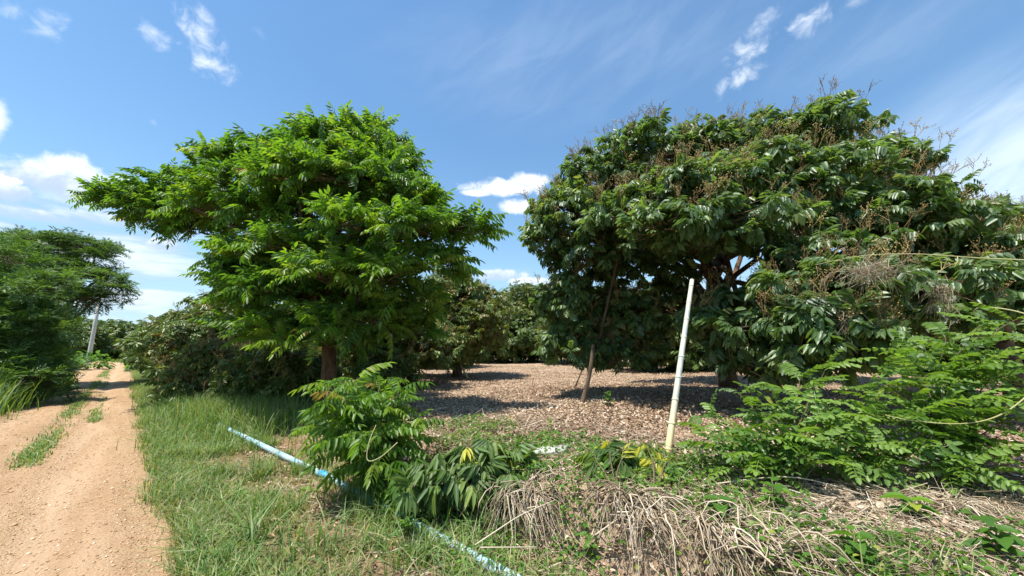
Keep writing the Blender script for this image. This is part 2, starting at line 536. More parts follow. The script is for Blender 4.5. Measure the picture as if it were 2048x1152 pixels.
TR = np.random.default_rng(5)
T_NEEM = [pinnate(TR, 6 + k % 3, .50, .135, .056, .22, .55 + .12 * k, .30, .75, .2, True, .35, True) for k in range(4)]
T_LONGAN = [pinnate(TR, 3 + k % 2, .25, .155, .074, .08, .45, .55, .8, .3, False, .4) for k in range(4)]
T_FAR = [pinnate(TR, 3, .34, .22, .085, .05, .4, .6, .6, .3, False, .3) for k in range(2)]
T_FEATHER = [bipinnate(TR, 8, .34, .13, .013) for k in range(3)]
T_OVAL = [pinnate(TR, 6 + k % 3, .34, .066, .040, .12, .35 + .06 * k, .3, .2, .14, True, .15, False, .004, (.20, .46, .76, .42)) for k in range(4)]
T_LANCE = [pinnate(TR, 3 + k % 2, .20, .245, .074, .12, .55, .7, 1.0, .2, True, .4, False, .005) for k in range(4)]
T_PAN = [panicle_t(TR) for k in range(4)]
T_BROAD = [single_leaf(TR, .11, .085, .25), single_leaf(TR, .14, .10, .4)]


def frames(d, rng, scale, tilt=0.35):
    """Leaf frames: Y along d, Z roughly up."""
    N = len(d); d = norm(d)
    up = np.array([0, 0, 1.0]) + rng.normal(0, tilt, (N, 3))
    X = norm(np.cross(d, up)); Z = np.cross(X, d)
    return np.stack([X, d, Z], -1) * np.broadcast_to(np.asarray(scale, float), (N,))[:, None, None]


def thing(name, label, cat, base, group=None):
    o = bpy.data.objects.new(name, None); COL.objects.link(o)
    o.location = Vector(base); o.empty_display_size = .2
    tag(o, label, cat, group)
    return o


def tag(o, label, cat, group=None):
    o['label'], o['category'] = label, cat
    if group: o['group'] = group
    return o


# pieces wait here until every plant is known, so that the ones that show largest become parts of their own
PENDING = []


def pieces(name, parent, holder_name, tm, mat, tid, Mx, P, a, length, limit=300):
    PENDING.append(dict(name=name, parent=parent, holder=holder_name, tm=tm, mat=mat, tid=np.asarray(tid), M=Mx, P=P, a=np.clip(a, 0, 1), L=length, limit=limit))


def finish_pieces():
    cell = 7.0
    nx, ny = int(2048 / cell) + 1, int(1152 / cell) + 1
    zb = np.full(nx * ny, 1e9)
    for d in PENDING:
        ax = d['M'][:, :, 1]
        S = [d['P'] + ax * (d['L'] * f) for f in (.25, .6, .95)] + [d['P'] + ax * d['L'] * .6 + d['M'][:, :, 0] * d['L'] * .25, d['P'] + ax * d['L'] * .6 - d['M'][:, :, 0] * d['L'] * .25]
        d['cells'] = []
        for s in S:
            px, py, dep = project(s)
            ok = (px >= 0) & (px < 2048) & (py >= 0) & (py < 1152) & (dep > .1)
            idx = np.where(ok, (py / cell).astype(int).clip(0, ny - 1) * nx + (px / cell).astype(int).clip(0, nx - 1), -1)
            d['cells'].append((idx, dep))
            np.minimum.at(zb, idx[ok], dep[ok])
    for d in PENDING:
        vis = np.zeros(len(d['P']))
        for idx, dep in d['cells']:
            vis += (idx >= 0) & (dep <= zb[np.maximum(idx, 0)] + .12)
        size = d['L'] * np.linalg.norm(d['M'][:, :, 1], axis=1) / np.maximum(d['cells'][1][1], .1) * F
        score = np.where((vis >= 2) & (size > 12), size * (vis + 1), 0)
        order = np.argsort(-score)
        own = order[:d['limit']]; own = own[score[own] > 0]
        rest = np.ones(len(d['P']), bool); rest[own] = False
        base = np.array(d['parent'].location)
        g = Geo()
        for k in range(len(d['tm'])):
            m = rest & (d['tid'] == k)
            spread(g, d['tm'][k], d['M'][m], d['P'][m], d['a'][m])
        if g.n:
            holder = g.obj(d['holder'], d['mat'], d['parent'], kind='stuff')
        cache = {}
        for i in own:
            k, c = int(d['tid'][i]), int(round(d['a'][i] * 4))
            me = cache.get((k, c))
            if me is None:
                V, Q, T, A = d['tm'][k]
                gg = Geo(); gg.add(V, Q, T, np.clip(A + c / 4 - .5, 0, 1))
                me = cache[(k, c)] = gg.mesh(d['name'], d['mat'])
            o = bpy.data.objects.new(d['name'], me)
            m4 = Matrix(d['M'][i].tolist()).to_4x4(); m4.translation = Vector(d['P'][i] - base)
            COL.objects.link(o); o.parent = d['parent']; o.matrix_basis = m4


def rand_dirs(rng, n, zmin=-0.45, zpow=1.0):
    z = zmin + (1 - zmin) * rng.random(n) ** zpow
    a = rng.uniform(0, 2 * np.pi, n); r = np.sqrt(np.maximum(1 - z * z, 0))
    return np.stack([r * np.cos(a), r * np.sin(a), z], -1)


def make_tree(name, label, cat, base, trunk_pts, trunk_r, lobes, tm, mat, per_m2, k_leaf, scale, length, seed, bark='bark_brown', group=None, parts=True,
              spread_w=0.9, lift=0.15, alpha=0.5, pan=0.0, pan_limit=120, pan_scale=1.0, zmin=-0.45, shade=(0.45, 0.2), fork=None, limit=300, twigs=True, warm=0.0):
    """A tree: trunk, a limb to each lobe of the crown, twigs, leaves in rosettes at the twig ends. lobes: (centre, (rx, ry, rz))."""
    rng = np.random.default_rng(seed)
    root = thing(name, label, cat, base, group)
    g = Geo()
    tp = np.asarray(trunk_pts, float)
    tube(g, tp, np.linspace(trunk_r, trunk_r * .62, len(tp)) * (1 + .35 * np.exp(-np.linspace(0, 6, len(tp)))), 10, .5)
    g.obj('trunk', M[bark], root, True)
    fork = tp[-1] if fork is None else fork
    tips, dirs, starts, shades = [], [], [], []
    for c, r in lobes:
        c, r = np.asarray(c, float), np.asarray(r, float)
        if twigs:
            g = Geo()
            j = rng.integers(max(len(tp) - 3, 0), len(tp))
            s = tp[j]
            L = np.linalg.norm(c - s)
            P = curve(s, c, (rng.normal(0, .05 * L), rng.normal(0, .05 * L), .06 * L), 8, .02 * L, rng)
            tube(g, P, np.linspace(trunk_r * .42, trunk_r * .12, 8), 7, .5)
            g.obj('branch', M[bark], root, True)
        area = 4 * np.pi * ((r[0] * r[1]) ** 1.6 / 3 + (r[0] * r[2]) ** 1.6 / 3 + (r[1] * r[2]) ** 1.6 / 3) ** (1 / 1.6)
        n = max(int(area * per_m2), 5)
        d = rand_dirs(rng, n, zmin, .85)
        lump = 1 + .22 * np.sin(d[:, 0] * 5 + c[0] * 3) * np.sin(d[:, 1] * 5 + c[1]) + .12 * np.sin(d[:, 2] * 9 + c[2])
        rad = (1 - .45 * rng.random(n) ** 2.2) * lump
        p = c + d * r * rad[:, None]
        tips.append(p); dirs.append(norm(d / r + np.array([0, 0, lift]))); starts.append(c + (p - c) * .25 + rng.normal(0, .06, (n, 3)))
        shades.append(np.full(n, rng.normal(0, .06)))
    tips, dirs, starts, shades = map(np.concatenate, (tips, dirs, starts, shades))
    ok = tips[:, 2] > height(tips[:, 0], tips[:, 1]) + .12
    tips, dirs, starts, shades = tips[ok], dirs[ok], starts[ok], shades[ok]
    N = len(tips)
    if twigs:
        g = Geo()
        mid = (starts + tips) / 2 + rng.normal(0, .05, (N, 3)) - np.array([0, 0, .04])
        tubes(g, np.stack([starts, mid, tips], 1), np.tile(np.array([.016, .010, .005]) * (trunk_r / .2) ** .5, (N, 1)), 4, rng.random(N))
        g.obj('twigs', M['twig'], root, True, kind='stuff')
    k = k_leaf
    P = np.repeat(tips, k, 0); Dd = np.repeat(dirs, k, 0)
    perp = rng.normal(0, 1, (N * k, 3)); perp -= (perp * Dd).sum(1, keepdims=True) * Dd
    perp = norm(perp)
    d = Dd * alpha + perp * spread_w + np.array([0, 0, lift])
    sc = scale * rng.uniform(.65, 1.3, N * k)
    Mx = frames(d, rng, sc, .3)
    P = P - norm(Dd) * (rng.random((N * k, 1)) * .16)
    a = shade[0] + np.repeat(shades + rng.normal(0, shade[1] * .5, N), k) + rng.normal(0, shade[1] * .5, N * k)
    a = np.clip(a, 0, .86)
    if warm: a = np.where(rng.random(N * k) < warm, rng.uniform(.9, 1, N * k), a)
    tid = rng.integers(0, len(tm), N * k)
    if parts:
        pieces('leaf', root, 'crown', tm, M[mat], tid, Mx, P, a, length, limit)
    else:
        g = Geo()
        for q in range(len(tm)):
            m = tid == q
            spread(g, tm[q], Mx[m], P[m], a[m])
        g.obj('crown', M[mat], root, kind='stuff')
    if pan > 0:
        top = (dirs[:, 2] > .1) & (rng.random(N) < pan)
        # fewer inside the crown
        Pp = np.repeat(tips[top], 2, 0) + rng.normal(0, .05, (2 * top.sum(), 3))
        dd = np.repeat(dirs[top], 2, 0) * .5 + np.array([.12, 0, .7]) + rng.normal(0, .3, (len(Pp), 3))
        Mp = frames(dd, rng, pan_scale * rng.uniform(.7, 1.35, len(Pp)), 1)
        tid = rng.integers(0, len(T_PAN), len(Pp)); ap = rng.random(len(Pp))
        if parts and pan_limit:
            pieces('flower_stalk', root, 'flower_stalks', T_PAN, M['panicle'], tid, Mp, Pp, ap, .3, pan_limit)
        else:
            g = Geo()
            for q in range(len(T_PAN)):
                m = tid == q
                spread(g, T_PAN[q], Mp[m], Pp[m], ap[m])
            g.obj('flower_stalks', M['panicle'], root, kind='stuff')
    return root


def lobe(px, py, Y, wpx, hpx, ry):
    c = W(px, py, Y)
    d = np.linalg.norm(c - np.array([0, 0, EYE]))
    m = Y / (F * ray(px, py)[1]) * 1.0
    # ry: depth radius in metres
    return c, (wpx * m, ry, hpx * m)


def make_shrub(name, label, cat, base, stems, tm, mat, scale, length, seed, n_leaf=12, group=None, stem_mat='twig', shade=(.45, .16), yellow=0.0, start=.2, limit=300, hang=0.0, stem_r=.009, alpha=.35):
    """stems: list of tip points; leaves stand along every stem."""
    rng = np.random.default_rng(seed)
    root = thing(name, label, cat, base, group)
    Ps, Ds = [], []
    base = np.asarray(base, float)
    for tip in stems:
        tip = np.asarray(tip, float); L = np.linalg.norm(tip - base)
        hor = (tip - base) * np.array([1, 1, 0])
        P = curve(base + rng.normal(0, .03, 3) * np.array([1, 1, 0]), tip, -hor * .12 + np.array([0, 0, L * .10]), 7, .012 * L, rng)
        g = Geo(); tube(g, P, np.linspace(stem_r, stem_r * .4, 7), 5, rng.random())
        g.obj('stem', M[stem_mat], root, True)
        n = max(3, int(n_leaf * rng.uniform(.8, 1.2)))
        s = np.sort(np.concatenate([[1.0, .985], start + (1 - start) * rng.random(n)]))
        idx = s * 6; i = np.minimum(idx.astype(int), 5); f = (idx - i)[:, None]
        Ps.append(P[i] * (1 - f) + P[i + 1] * f); Ds.append(norm(P[i + 1] - P[i]))
    P, Dd = np.concatenate(Ps), np.concatenate(Ds)
    N = len(P)
    perp = rng.normal(0, 1, (N, 3)); perp[:, 2] *= .4; perp = norm(perp)
    d = Dd * alpha + perp + np.array([0, 0, .2 - hang])
    Mx = frames(d, rng, scale * rng.uniform(.7, 1.2, N), .25)
    a = np.clip(shade[0] + rng.normal(0, shade[1], N), 0, .84)
    if yellow: a = np.where(rng.random(N) < yellow, rng.uniform(.92, 1, N), a)
    pieces('leaf', root, 'foliage', tm, M[mat], rng.integers(0, len(tm), N), Mx, P, a, length, limit)
    return root


# ================================================================== SETTING
# ground sheet: polar grid round the camera, out to the horizon
ang = np.unique(np.concatenate([np.radians(np.arange(-66, 66.01, .25)), np.radians(np.arange(66, 294.01, 4))]))
rr = np.concatenate([[0.0], np.geomspace(.35, 40, 190), np.geomspace(43, 1500, 24)])
AA, RR = np.meshgrid(ang[:-1], rr, indexing='ij')
X, Y = RR * np.sin(AA), RR * np.cos(AA)
Z = height(X, Y)
na, nr = AA.shape
i, j = np.meshgrid(np.arange(na), np.arange(nr - 1), indexing='ij')
Qg = np.stack([i * nr + j, i * nr + j + 1, ((i + 1) % na) * nr + j + 1, ((i + 1) % na) * nr + j], -1)[..., ::-1].reshape(-1, 4)
g = Geo(); g.add(np.stack([X, Y, Z], -1), Qg)
m, t = new_mat('orchard soil')
p = pos(t); sx, sy, sz = sep(t, p)
vv = sx * CA + sy * SA; uu = sx * (-SA) + sy * CA
n1 = noise(t, p, .7, 5, .6); n2 = noise(t, p, 6, 6, .65); n3 = noise(t, p, 38, 5, .7)
dirt = mix(t, n2.sm(.3, .7), (0.17, 0.10, 0.06), (0.29, 0.175, 0.10))
dirt = mix(t, n3.sm(.42, .7) * .6, dirt, (0.40, 0.29, 0.19))
thatch = mix(t, (n2 * .5 + n3 * .5).sm(.38, .62), (0.24, 0.16, 0.10), (0.46, 0.345, 0.235))
thatch = mix(t, n1.sm(.5, .65) * .35, thatch, (0.30, 0.15, 0.085))
turf = mix(t, n2.sm(.35, .65), (0.055, 0.075, 0.022), (0.14, 0.14, 0.055))
c = mix(t, (vv + (n1 - .5) * .8).sm(2.3, 2.9), dirt, thatch)
gm = (vv + (n1 - .5) * 1.2).sm(1.7, 1.1)
c = mix(t, gm * .75, c, turf)
gm2 = (vv + (n1 - .5) * 1.0).sm(-2.4, -2.9)
c = mix(t, gm2, c, turf)
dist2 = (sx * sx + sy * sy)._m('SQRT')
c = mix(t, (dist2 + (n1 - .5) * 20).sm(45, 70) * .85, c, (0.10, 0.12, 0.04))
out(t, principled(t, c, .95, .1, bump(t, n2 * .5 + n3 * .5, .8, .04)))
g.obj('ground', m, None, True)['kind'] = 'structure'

# the dirt road: its own sheet, a little proud of the soil bed below
us = np.concatenate([np.linspace(-4, 12, 190), np.geomspace(12.15, 130, 130)])
ws = np.linspace(-1, 1, 56)
UU, WW = np.meshgrid(us, ws, indexing='ij')
jag = 1 + .05 * fbm(UU * 1.7, WW * 0 + np.sign(WW) * 9, 3) * 2
VV = road_mid(UU) + WW * (road_half(UU) + .1) * jag
X, Y = xy(UU, VV)
Z = road_h(UU, VV) - .06 * sstep(.93, 1.0, np.abs(WW))
n_u, n_w = UU.shape
i, j = np.meshgrid(np.arange(n_u - 1), np.arange(n_w - 1), indexing='ij')
Qr = np.stack([i * n_w + j, (i + 1) * n_w + j, (i + 1) * n_w + j + 1, i * n_w + j + 1], -1)[..., ::-1].reshape(-1, 4)
g = Geo(); g.add(np.stack([X, Y, Z], -1), Qr)
m, t = new_mat('laterite road')
p = pos(t); sx, sy, sz = sep(t, p)
vv = sx * CA + sy * SA; uu = sx * (-SA) + sy * CA
lane = vec3(t, uu * .22, vv * 2.2, 0)
n1 = noise(t, lane, 1.6, 5, .6); n2 = noise(t, p, 9, 6, .7); n3 = noise(t, p, 55, 4, .7)
c = mix(t, n1.sm(.3, .7), (0.35, 0.215, 0.115), (0.47, 0.31, 0.185))
c = mix(t, n2.sm(.35, .75) * .5, c, (0.50, 0.35, 0.21))
c = mix(t, n3.sm(.55, .8) * .55, c, (0.60, 0.46, 0.32))
c = mix(t, n3.sm(.42, .25) * .5, c, (0.27, 0.145, 0.075))
vo = t.nodes.new('ShaderNodeTexVoronoi'); vo.inputs['Scale'].default_value = 42; t.links.new(p.s, vo.inputs['Vector'])
hh = n2 * .55 + n3 * .45 + NV(t, vo.outputs['Distance']) * -.35
trk = ((vv + .38) * (vv + .38) * -38)._m('EXPONENT').max(((vv + 1.75) * (vv + 1.75) * -30)._m('EXPONENT'))
c = mix(t, trk * n1.sm(.25, .6) * .6, c, (0.52, 0.37, 0.24))
midr = ((vv + .95) * (vv + .95) * -30)._m('EXPONENT')
c = mix(t, midr * n2.sm(.4, .65) * .55, c, (0.24, 0.145, 0.08))
out(t, principled(t, c, .95, .1, bump(t, hh, 1.0, .045)))
ro = g.obj('dirt_road', m, None, True); ro['kind'] = 'structure'

# far hill
g = Geo()
ta = np.linspace(-1, 1, 60)
cx, cyy = W(350, 690, 900)[:2]
hx = np.stack([cx + ta * 330, cyy + ta * 210 + 0 * ta], -1)
prof = 62 * np.exp(-(ta / .42) ** 2) + 30 * np.exp(-((ta - .55) / .3) ** 2) + 4 * np.sin(ta * 23) + 2 * np.sin(ta * 61)
rows = []
for q, f in enumerate((0, .35, .7, 1.0, .7, 0)):
    off = (-200 + q * 80)
    rows.append(np.stack([hx[:, 0], hx[:, 1] + off, prof * f - 1], -1))
V = np.concatenate(rows)
i, j = np.meshgrid(np.arange(5), np.arange(59), indexing='ij')
g.add(V, np.stack([i * 60 + j, i * 60 + j + 1, (i + 1) * 60 + j + 1, (i + 1) * 60 + j], -1).reshape(-1, 4))
m, t = new_mat('wooded hill')
out(t, principled(t, mix(t, noise(t, pos(t), .05, 6, .7).sm(.35, .65), (0.10, 0.17, 0.13), (0.17, 0.24, 0.19)), 1, 0))
g.obj('hill', m, None, True)['kind'] = 'structure'

# ================================================================== TREES
# the pinnate-leaved tree left of centre
B = G(655, 815)
B = np.array([-4.35, 9.0, float(height(-4.35, 9.0))])
tpts = [B + (0, 0, -.1), B + (.0, 0, .6), B + (-.04, .0, 1.2), B + (-.10, -.05, 1.9), B + (-.3, -.1, 2.6), B + (-.35, 0, 3.4), B + (-.2, 0, 4.4)]
NL = [lobe(266, 410, 10.4, 64, 34, .8), lobe(340, 418, 10.4, 75, 46, .9), lobe(400, 465, 10.6, 50, 34, .7), lobe(470, 345, 10.4, 55, 40, 1.0), lobe(530, 332, 10.4, 62, 32, 1.0), lobe(645, 308, 9.4, 80, 36, 1.1),
      lobe(745, 292, 9.2, 60, 36, 1.0), lobe(500, 400, 9.2, 90, 40, 1.0), lobe(600, 370, 8.2, 100, 40, 1.1), lobe(720, 375, 8.2, 100, 42, 1.1), lobe(795, 350, 8.8, 38, 45, .9), lobe(830, 420, 8.4, 55, 45, 1.0),
      lobe(900, 462, 7.6, 70, 24, .7), lobe(820, 470, 7.3, 90, 34, .9), lobe(860, 540, 7.8, 60, 40, .9), lobe(720, 460, 7.3, 85, 34, .9), lobe(490, 520, 8.8, 70, 32, .9), lobe(580, 500, 8.0, 70, 34, .9), lobe(455, 560, 9.0, 36, 26, .7),
      lobe(530, 590, 8.4, 80, 32, .9), lobe(660, 560, 7.4, 80, 38, .9), lobe(770, 560, 7.5, 80, 40, .9), lobe(830, 610, 8.4, 50, 36, .9), lobe(540, 665, 8.2, 65, 26, .7), lobe(640, 655, 7.9, 60, 26, .7), lobe(590, 690, 8.0, 55, 20, .6), lobe(690, 690, 8.4, 50, 20, .6), lobe(830, 670, 9.0, 40, 30, .6), lobe(750, 650, 8.2, 60, 36, .8),
      lobe(330, 435, 10.4, 75, 34, .9), lobe(440, 425, 9.4, 80, 40, 1.0), lobe(560, 440, 9.0, 90, 40, 1.0), lobe(400, 390, 10.6, 60, 34, .9), lobe(670, 330, 8.8, 110, 44, 1.1), lobe(780, 420, 8.8, 80, 50, 1.1),
      lobe(475, 600, 9.2, 40, 30, .8), lobe(610, 600, 9.0, 90, 40, 1.0), lobe(700, 620, 10.4, 90, 46, 1.0), lobe(500, 560, 10.4, 60, 36, .9), lobe(495, 655, 8.6, 40, 18, .6), lobe(650, 400, 10.8, 120, 70, 1.2), lobe(670, 540, 10.6, 120, 55, 1.2)]
make_tree('pinnate_tree', 'broad bright green tree with feather-like leaves standing alone left of the clearing', 'tree', B, tpts, .175, NL, T_NEEM, 'neem', 3.7, 7, .92, .5, 21,
          spread_w=.95, lift=.42, alpha=.6, shade=(.42, .27), zmin=-.3, warm=.004)

# the big leathery-leaved fruit tree right of the clearing
B = np.array([7.0, 12.2, float(height(7.0, 12.2))])
tpts = [B + (0, 0, -.1), B + (-.05, 0, .6), B + (-.15, -.05, 1.2), B + (-.3, -.1, 1.9), B + (-.45, -.2, 2.7), B + (-.4, -.3, 3.8)]
LL = [lobe(1130, 440, 9.4, 75, 62, 1.2), lobe(1085, 480, 9.4, 40, 42, .8), lobe(1200, 370, 9.6, 90, 60, 1.3), lobe(1310, 320, 9.8, 100, 62, 1.4), lobe(1425, 318, 9.8, 85, 56, 1.4),
      lobe(1530, 300, 9.4, 90, 52, 1.3), lobe(1640, 268, 9.0, 80, 55, 1.3), lobe(1725, 350, 8.6, 80, 55, 1.2), lobe(1800, 408, 8.2, 70, 52, 1.1), lobe(1250, 440, 8.2, 95, 58, 1.2), lobe(1370, 400, 7.9, 100, 62, 1.3), lobe(1330, 460, 7.2, 80, 45, 1.0), lobe(1440, 440, 6.9, 90, 45, 1.0),
      lobe(1500, 370, 8.2, 110, 62, 1.3), lobe(1630, 370, 7.8, 110, 60, 1.2), lobe(1740, 430, 7.2, 95, 55, 1.1), lobe(1830, 460, 6.9, 85, 50, 1.0), lobe(1420, 480, 7.4, 85, 40, 1.0), lobe(1560, 470, 7.4, 100, 48, 1.0), lobe(1660, 510, 6.4, 90, 46, .9),
      lobe(1160, 520, 9.4, 80, 60, 1.1), lobe(1125, 600, 9.8, 55, 60, 1.0), lobe(1150, 670, 10.0, 60, 44, .9), lobe(1250, 640, 10.0, 75, 55, 1.0), lobe(1270, 540, 10.0, 90, 60, 1.1), lobe(1240, 695, 10.0, 75, 34, .7), lobe(1140, 705, 9.6, 55, 30, .7), lobe(1240, 722, 9.5, 60, 22, .6), lobe(1610, 725, 5.8, 75, 30, .6), lobe(1710, 690, 5.3, 70, 40, .7), lobe(1500, 738, 6.8, 50, 22, .5), lobe(1180, 620, 11, 90, 60, 1.2), lobe(1330, 600, 11, 60, 50, 1.0),
      lobe(1600, 570, 6.1, 85, 42, .9), lobe(1720, 590, 5.7, 90, 48, .9), lobe(1560, 650, 6.1, 75, 38, .8), lobe(1450, 655, 7.0, 60, 32, .6), lobe(1500, 600, 7.4, 70, 36, .8), lobe(1500, 690, 7.0, 60, 30, .6), lobe(1390, 640, 7.6, 40, 24, .5), lobe(1340, 400, 7.9, 80, 40, .9), lobe(1460, 380, 7.6, 90, 40, .9), lobe(1570, 400, 7.5, 80, 40, .9), lobe(1620, 640, 5.6, 90, 44, .8), lobe(1650, 690, 5.5, 80, 40, .8), lobe(1560, 735, 7.2, 70, 26, .6),
      lobe(1450, 400, 14.0, 200, 110, 2.0), lobe(1640, 400, 13.5, 150, 110, 2.0), lobe(1320, 480, 13.5, 130, 80, 1.6), lobe(1760, 560, 11, 100, 70, 1.5)]
make_tree('longan_tree', 'largest fruit tree with glossy dark leaves and dry flower stalks right of the clearing', 'tree', B, tpts, .24, LL, T_LONGAN, 'longan', 6.2, 7, .86, .34, 31, bark='bark_brown',
          spread_w=1.0, lift=.1, alpha=.6, pan=.55, pan_limit=300, pan_scale=1.2, shade=(.40, .25), zmin=-.4, limit=300, warm=.01)

B = np.array([11.2, 8.4, float(height(11.2, 8.4))])
tpts = [B + (0, 0, -.1), B + (0, 0, .7), B + (-.1, 0, 1.4), B + (-.2, 0, 2.3), B + (-.3, -.1, 3.2)]
RL = [lobe(1895, 455, 8.2, 65, 48, 1.0), lobe(1985, 470, 8.2, 65, 46, 1.1), lobe(2070, 475, 8.0, 70, 50, 1.2), lobe(1930, 510, 7.0, 85, 45, 1.0), lobe(2030, 530, 6.6, 85, 50, 1.0), lobe(1870, 560, 6.4, 80, 45, .9),
      lobe(1960, 590, 6.0, 85, 45, .8), lobe(2050, 620, 5.8, 70, 50, .8), lobe(1880, 640, 6.2, 60, 30, .6), lobe(2150, 520, 7.4, 90, 80, 1.2), lobe(2250, 560, 8, 110, 90, 1.3), lobe(2060, 520, 10.5, 130, 80, 1.5)]
make_tree('longan_tree', 'fruit tree at the right edge behind the long bare vine stem', 'tree', B, tpts, .19, RL, T_LONGAN, 'longan', 6.0, 7, .86, .34, 32, bark='bark_grey',
          spread_w=1.0, lift=.1, alpha=.6, pan=.55, pan_limit=200, pan_scale=1.2, shade=(.42, .25), zmin=-.4, limit=300)


# round orchard trees farther off: crown as a cluster of lobes that reaches nearly to the ground
T_SMALL = [pinnate(TR, 3, .22, .15, .062, .05, .4, .5, .5, .25, True, .3) for k in range(3)]


def orchard_tree(label, px, Y, top_py, w_m, seed, low=.2, group='orchard trees in the rows behind', parts=False, mat='longan_far', pan=.25, dens=3.6, sc=1.25, shade=(.45, .25), tall=None, tm=None):
    rng = np.random.default_rng(seed)
    x = (px - 1024) / F * (Y / 1.0) * 1.0
    r = ray(px, 697); x = r[0] / r[1] * Y
    z0 = float(height(x, Y))
    topz = W(px, top_py, Y)[2] if tall is None else tall
    H = topz - z0
    B = np.array([x, Y, z0])
    L = []
    for k in range(13):
        a = k * 2.4 + rng.uniform(-.3, .3); f = (k + .5) / 13
        rad = w_m * .62 * math.sqrt(1 - (f * .96) ** 2) if k else 0
        zc = z0 + low * H + (H * (1 - low) - H * .2) * f
        if k > 8: rad *= .8
        s = w_m * rng.uniform(.36, .46)
        L.append((np.array([x + math.cos(a) * rad, Y + math.sin(a) * rad, zc]), (s, s, H * rng.uniform(.17, .24))))
    L.append((np.array([x, Y, z0 + H * .55]), (w_m * .6, w_m * .6, H * .34)))
    tp = [B + (0, 0, -.1), B + (.05, 0, H * .15), B + (-.05, .05, H * .3), B + (0, 0, H * .5)]
    return make_tree('orchard_tree', label, 'tree', B, tp, .05 * w_m + .05, L, tm or T_FAR, mat, dens, 5 if tm else 4, sc, .4 if tm is None else .3, seed, 'bark_grey', group, parts, 1.0, .05, .6, pan, 0, 1.1, -.6, shade, twigs=Y < 20, warm=.03)


orchard_tree('low olive fruit tree beside the tall roadside grass, boughs down to the ground', 480, 15.0, 588, 3.2, 41, .06, None, True, dens=8, sc=.85, shade=(.55, .28), tm=T_SMALL, pan=.35)
orchard_tree('small bushy fruit tree right behind the tall roadside grass', 540, 10.6, 676, 1.3, 42, .02, None, True, dens=15, sc=.62, tm=T_SMALL, shade=(.6, .25))
orchard_tree('low leafy shrub-like fruit tree at the back edge of the tall grass, left part', 440, 11.9, 676, 1.4, 47, .02, None, True, dens=14, sc=.65, shade=(.6, .28), tm=T_SMALL)
orchard_tree('low olive bushy tree between the tall grass and the road verge', 412, 15.2, 655, 1.6, 48, .02, None, True, dens=11, sc=.8, shade=(.6, .28), tm=T_SMALL, pan=.4)
orchard_tree('low bushy tree left of the trunk of the bright green tree', 622, 10.9, 706, .95, 49, .02, None, True, dens=15, sc=.6, shade=(.55, .25), tm=T_SMALL)
orchard_tree('fruit tree with brownish crown along the road verge past the nearest ones', 388, 20, 615, 2.3, 43, .05, None, dens=6, sc=1.1, tm=T_SMALL, shade=(.6, .3), pan=.5)
orchard_tree('rounded fruit tree with yellowish top between the two big trees', 915, 19.5, 538, 3.2, 44, .17, None, True, dens=7, sc=.95, shade=(.6, .28), tm=T_SMALL)
orchard_tree('pale topped fruit tree far at the end of the clearing', 1062, 42, 566, 6.0, 45, .10, None, dens=3.2, sc=1.3, shade=(.6, .25))
orchard_tree('fruit tree right behind the broad bright green tree', 790, 14.2, 590, 2.6, 46, .12, None, True, dens=7, sc=.85, shade=(.45, .25), tm=T_SMALL)
for k, (px, Y, tp, w, lab) in enumerate(((640, 20, 600, 3.4, 'fruit tree in the row right behind the trunk of the broad bright green tree'), (860, 30, 600, 4, 'fruit tree far behind the stake and the bright green tree'),
                                         (1185, 34, 590, 4.4, 'fruit tree behind the left skirt of the largest tree'), (1245, 34, 600, 4, 'fruit tree seen behind the brown forked prop'),
                                         (1340, 24, 600, 4, 'fruit tree seen just left of the bamboo pole under the canopy'), (1480, 26, 590, 4.2, 'fruit tree behind the trunk of the largest tree'),
                                         (1620, 24, 585, 4, 'fruit tree in the shady row right of the largest trunk'), (1760, 22, 580, 4, 'fruit tree in the shady row right of the largest tree trunk, farther from it'),
                                         (1900, 19, 560, 4, 'fruit tree in the shady row left of the right edge tree'), (2030, 17, 540, 4, 'fruit tree in the row behind the right edge tree'),
                                         (1000, 40, 610, 5, 'farthest fruit tree in the gap of the clearing'), (560, 27, 620, 3.8, 'fruit tree far behind the low olive one'))):
    orchard_tree(lab, px, Y, tp, w * 1.12, 60 + k, .12, 'orchard rows behind the clearing', dens=2.2, sc=1.45, pan=.12)
for k, (px, Y, tp, w, lab) in enumerate(((322, 30, 638, 2.0, 'fruit tree on the right verge just before the road bend'), (306, 55, 646, 3.2, 'fruit tree standing right at the road bend'), (240, 60, 641, 5, 'fruit tree at the road end, right of the utility pole'),
                                         (205, 58, 640, 5, 'fruit tree behind the foot of the utility pole'), (165, 56, 640, 5, 'fruit tree beyond the road, left of the utility pole'), (345, 52, 632, 4, 'fruit tree below the tiny radio mast'),
                                         (120, 50, 630, 5, 'fruit tree hidden behind the dark leaning tree'))):
    orchard_tree(lab, px, Y, tp, w, 80 + k, .1, 'orchard trees beyond the road bend', dens=1.5, sc=1.9, pan=.15)

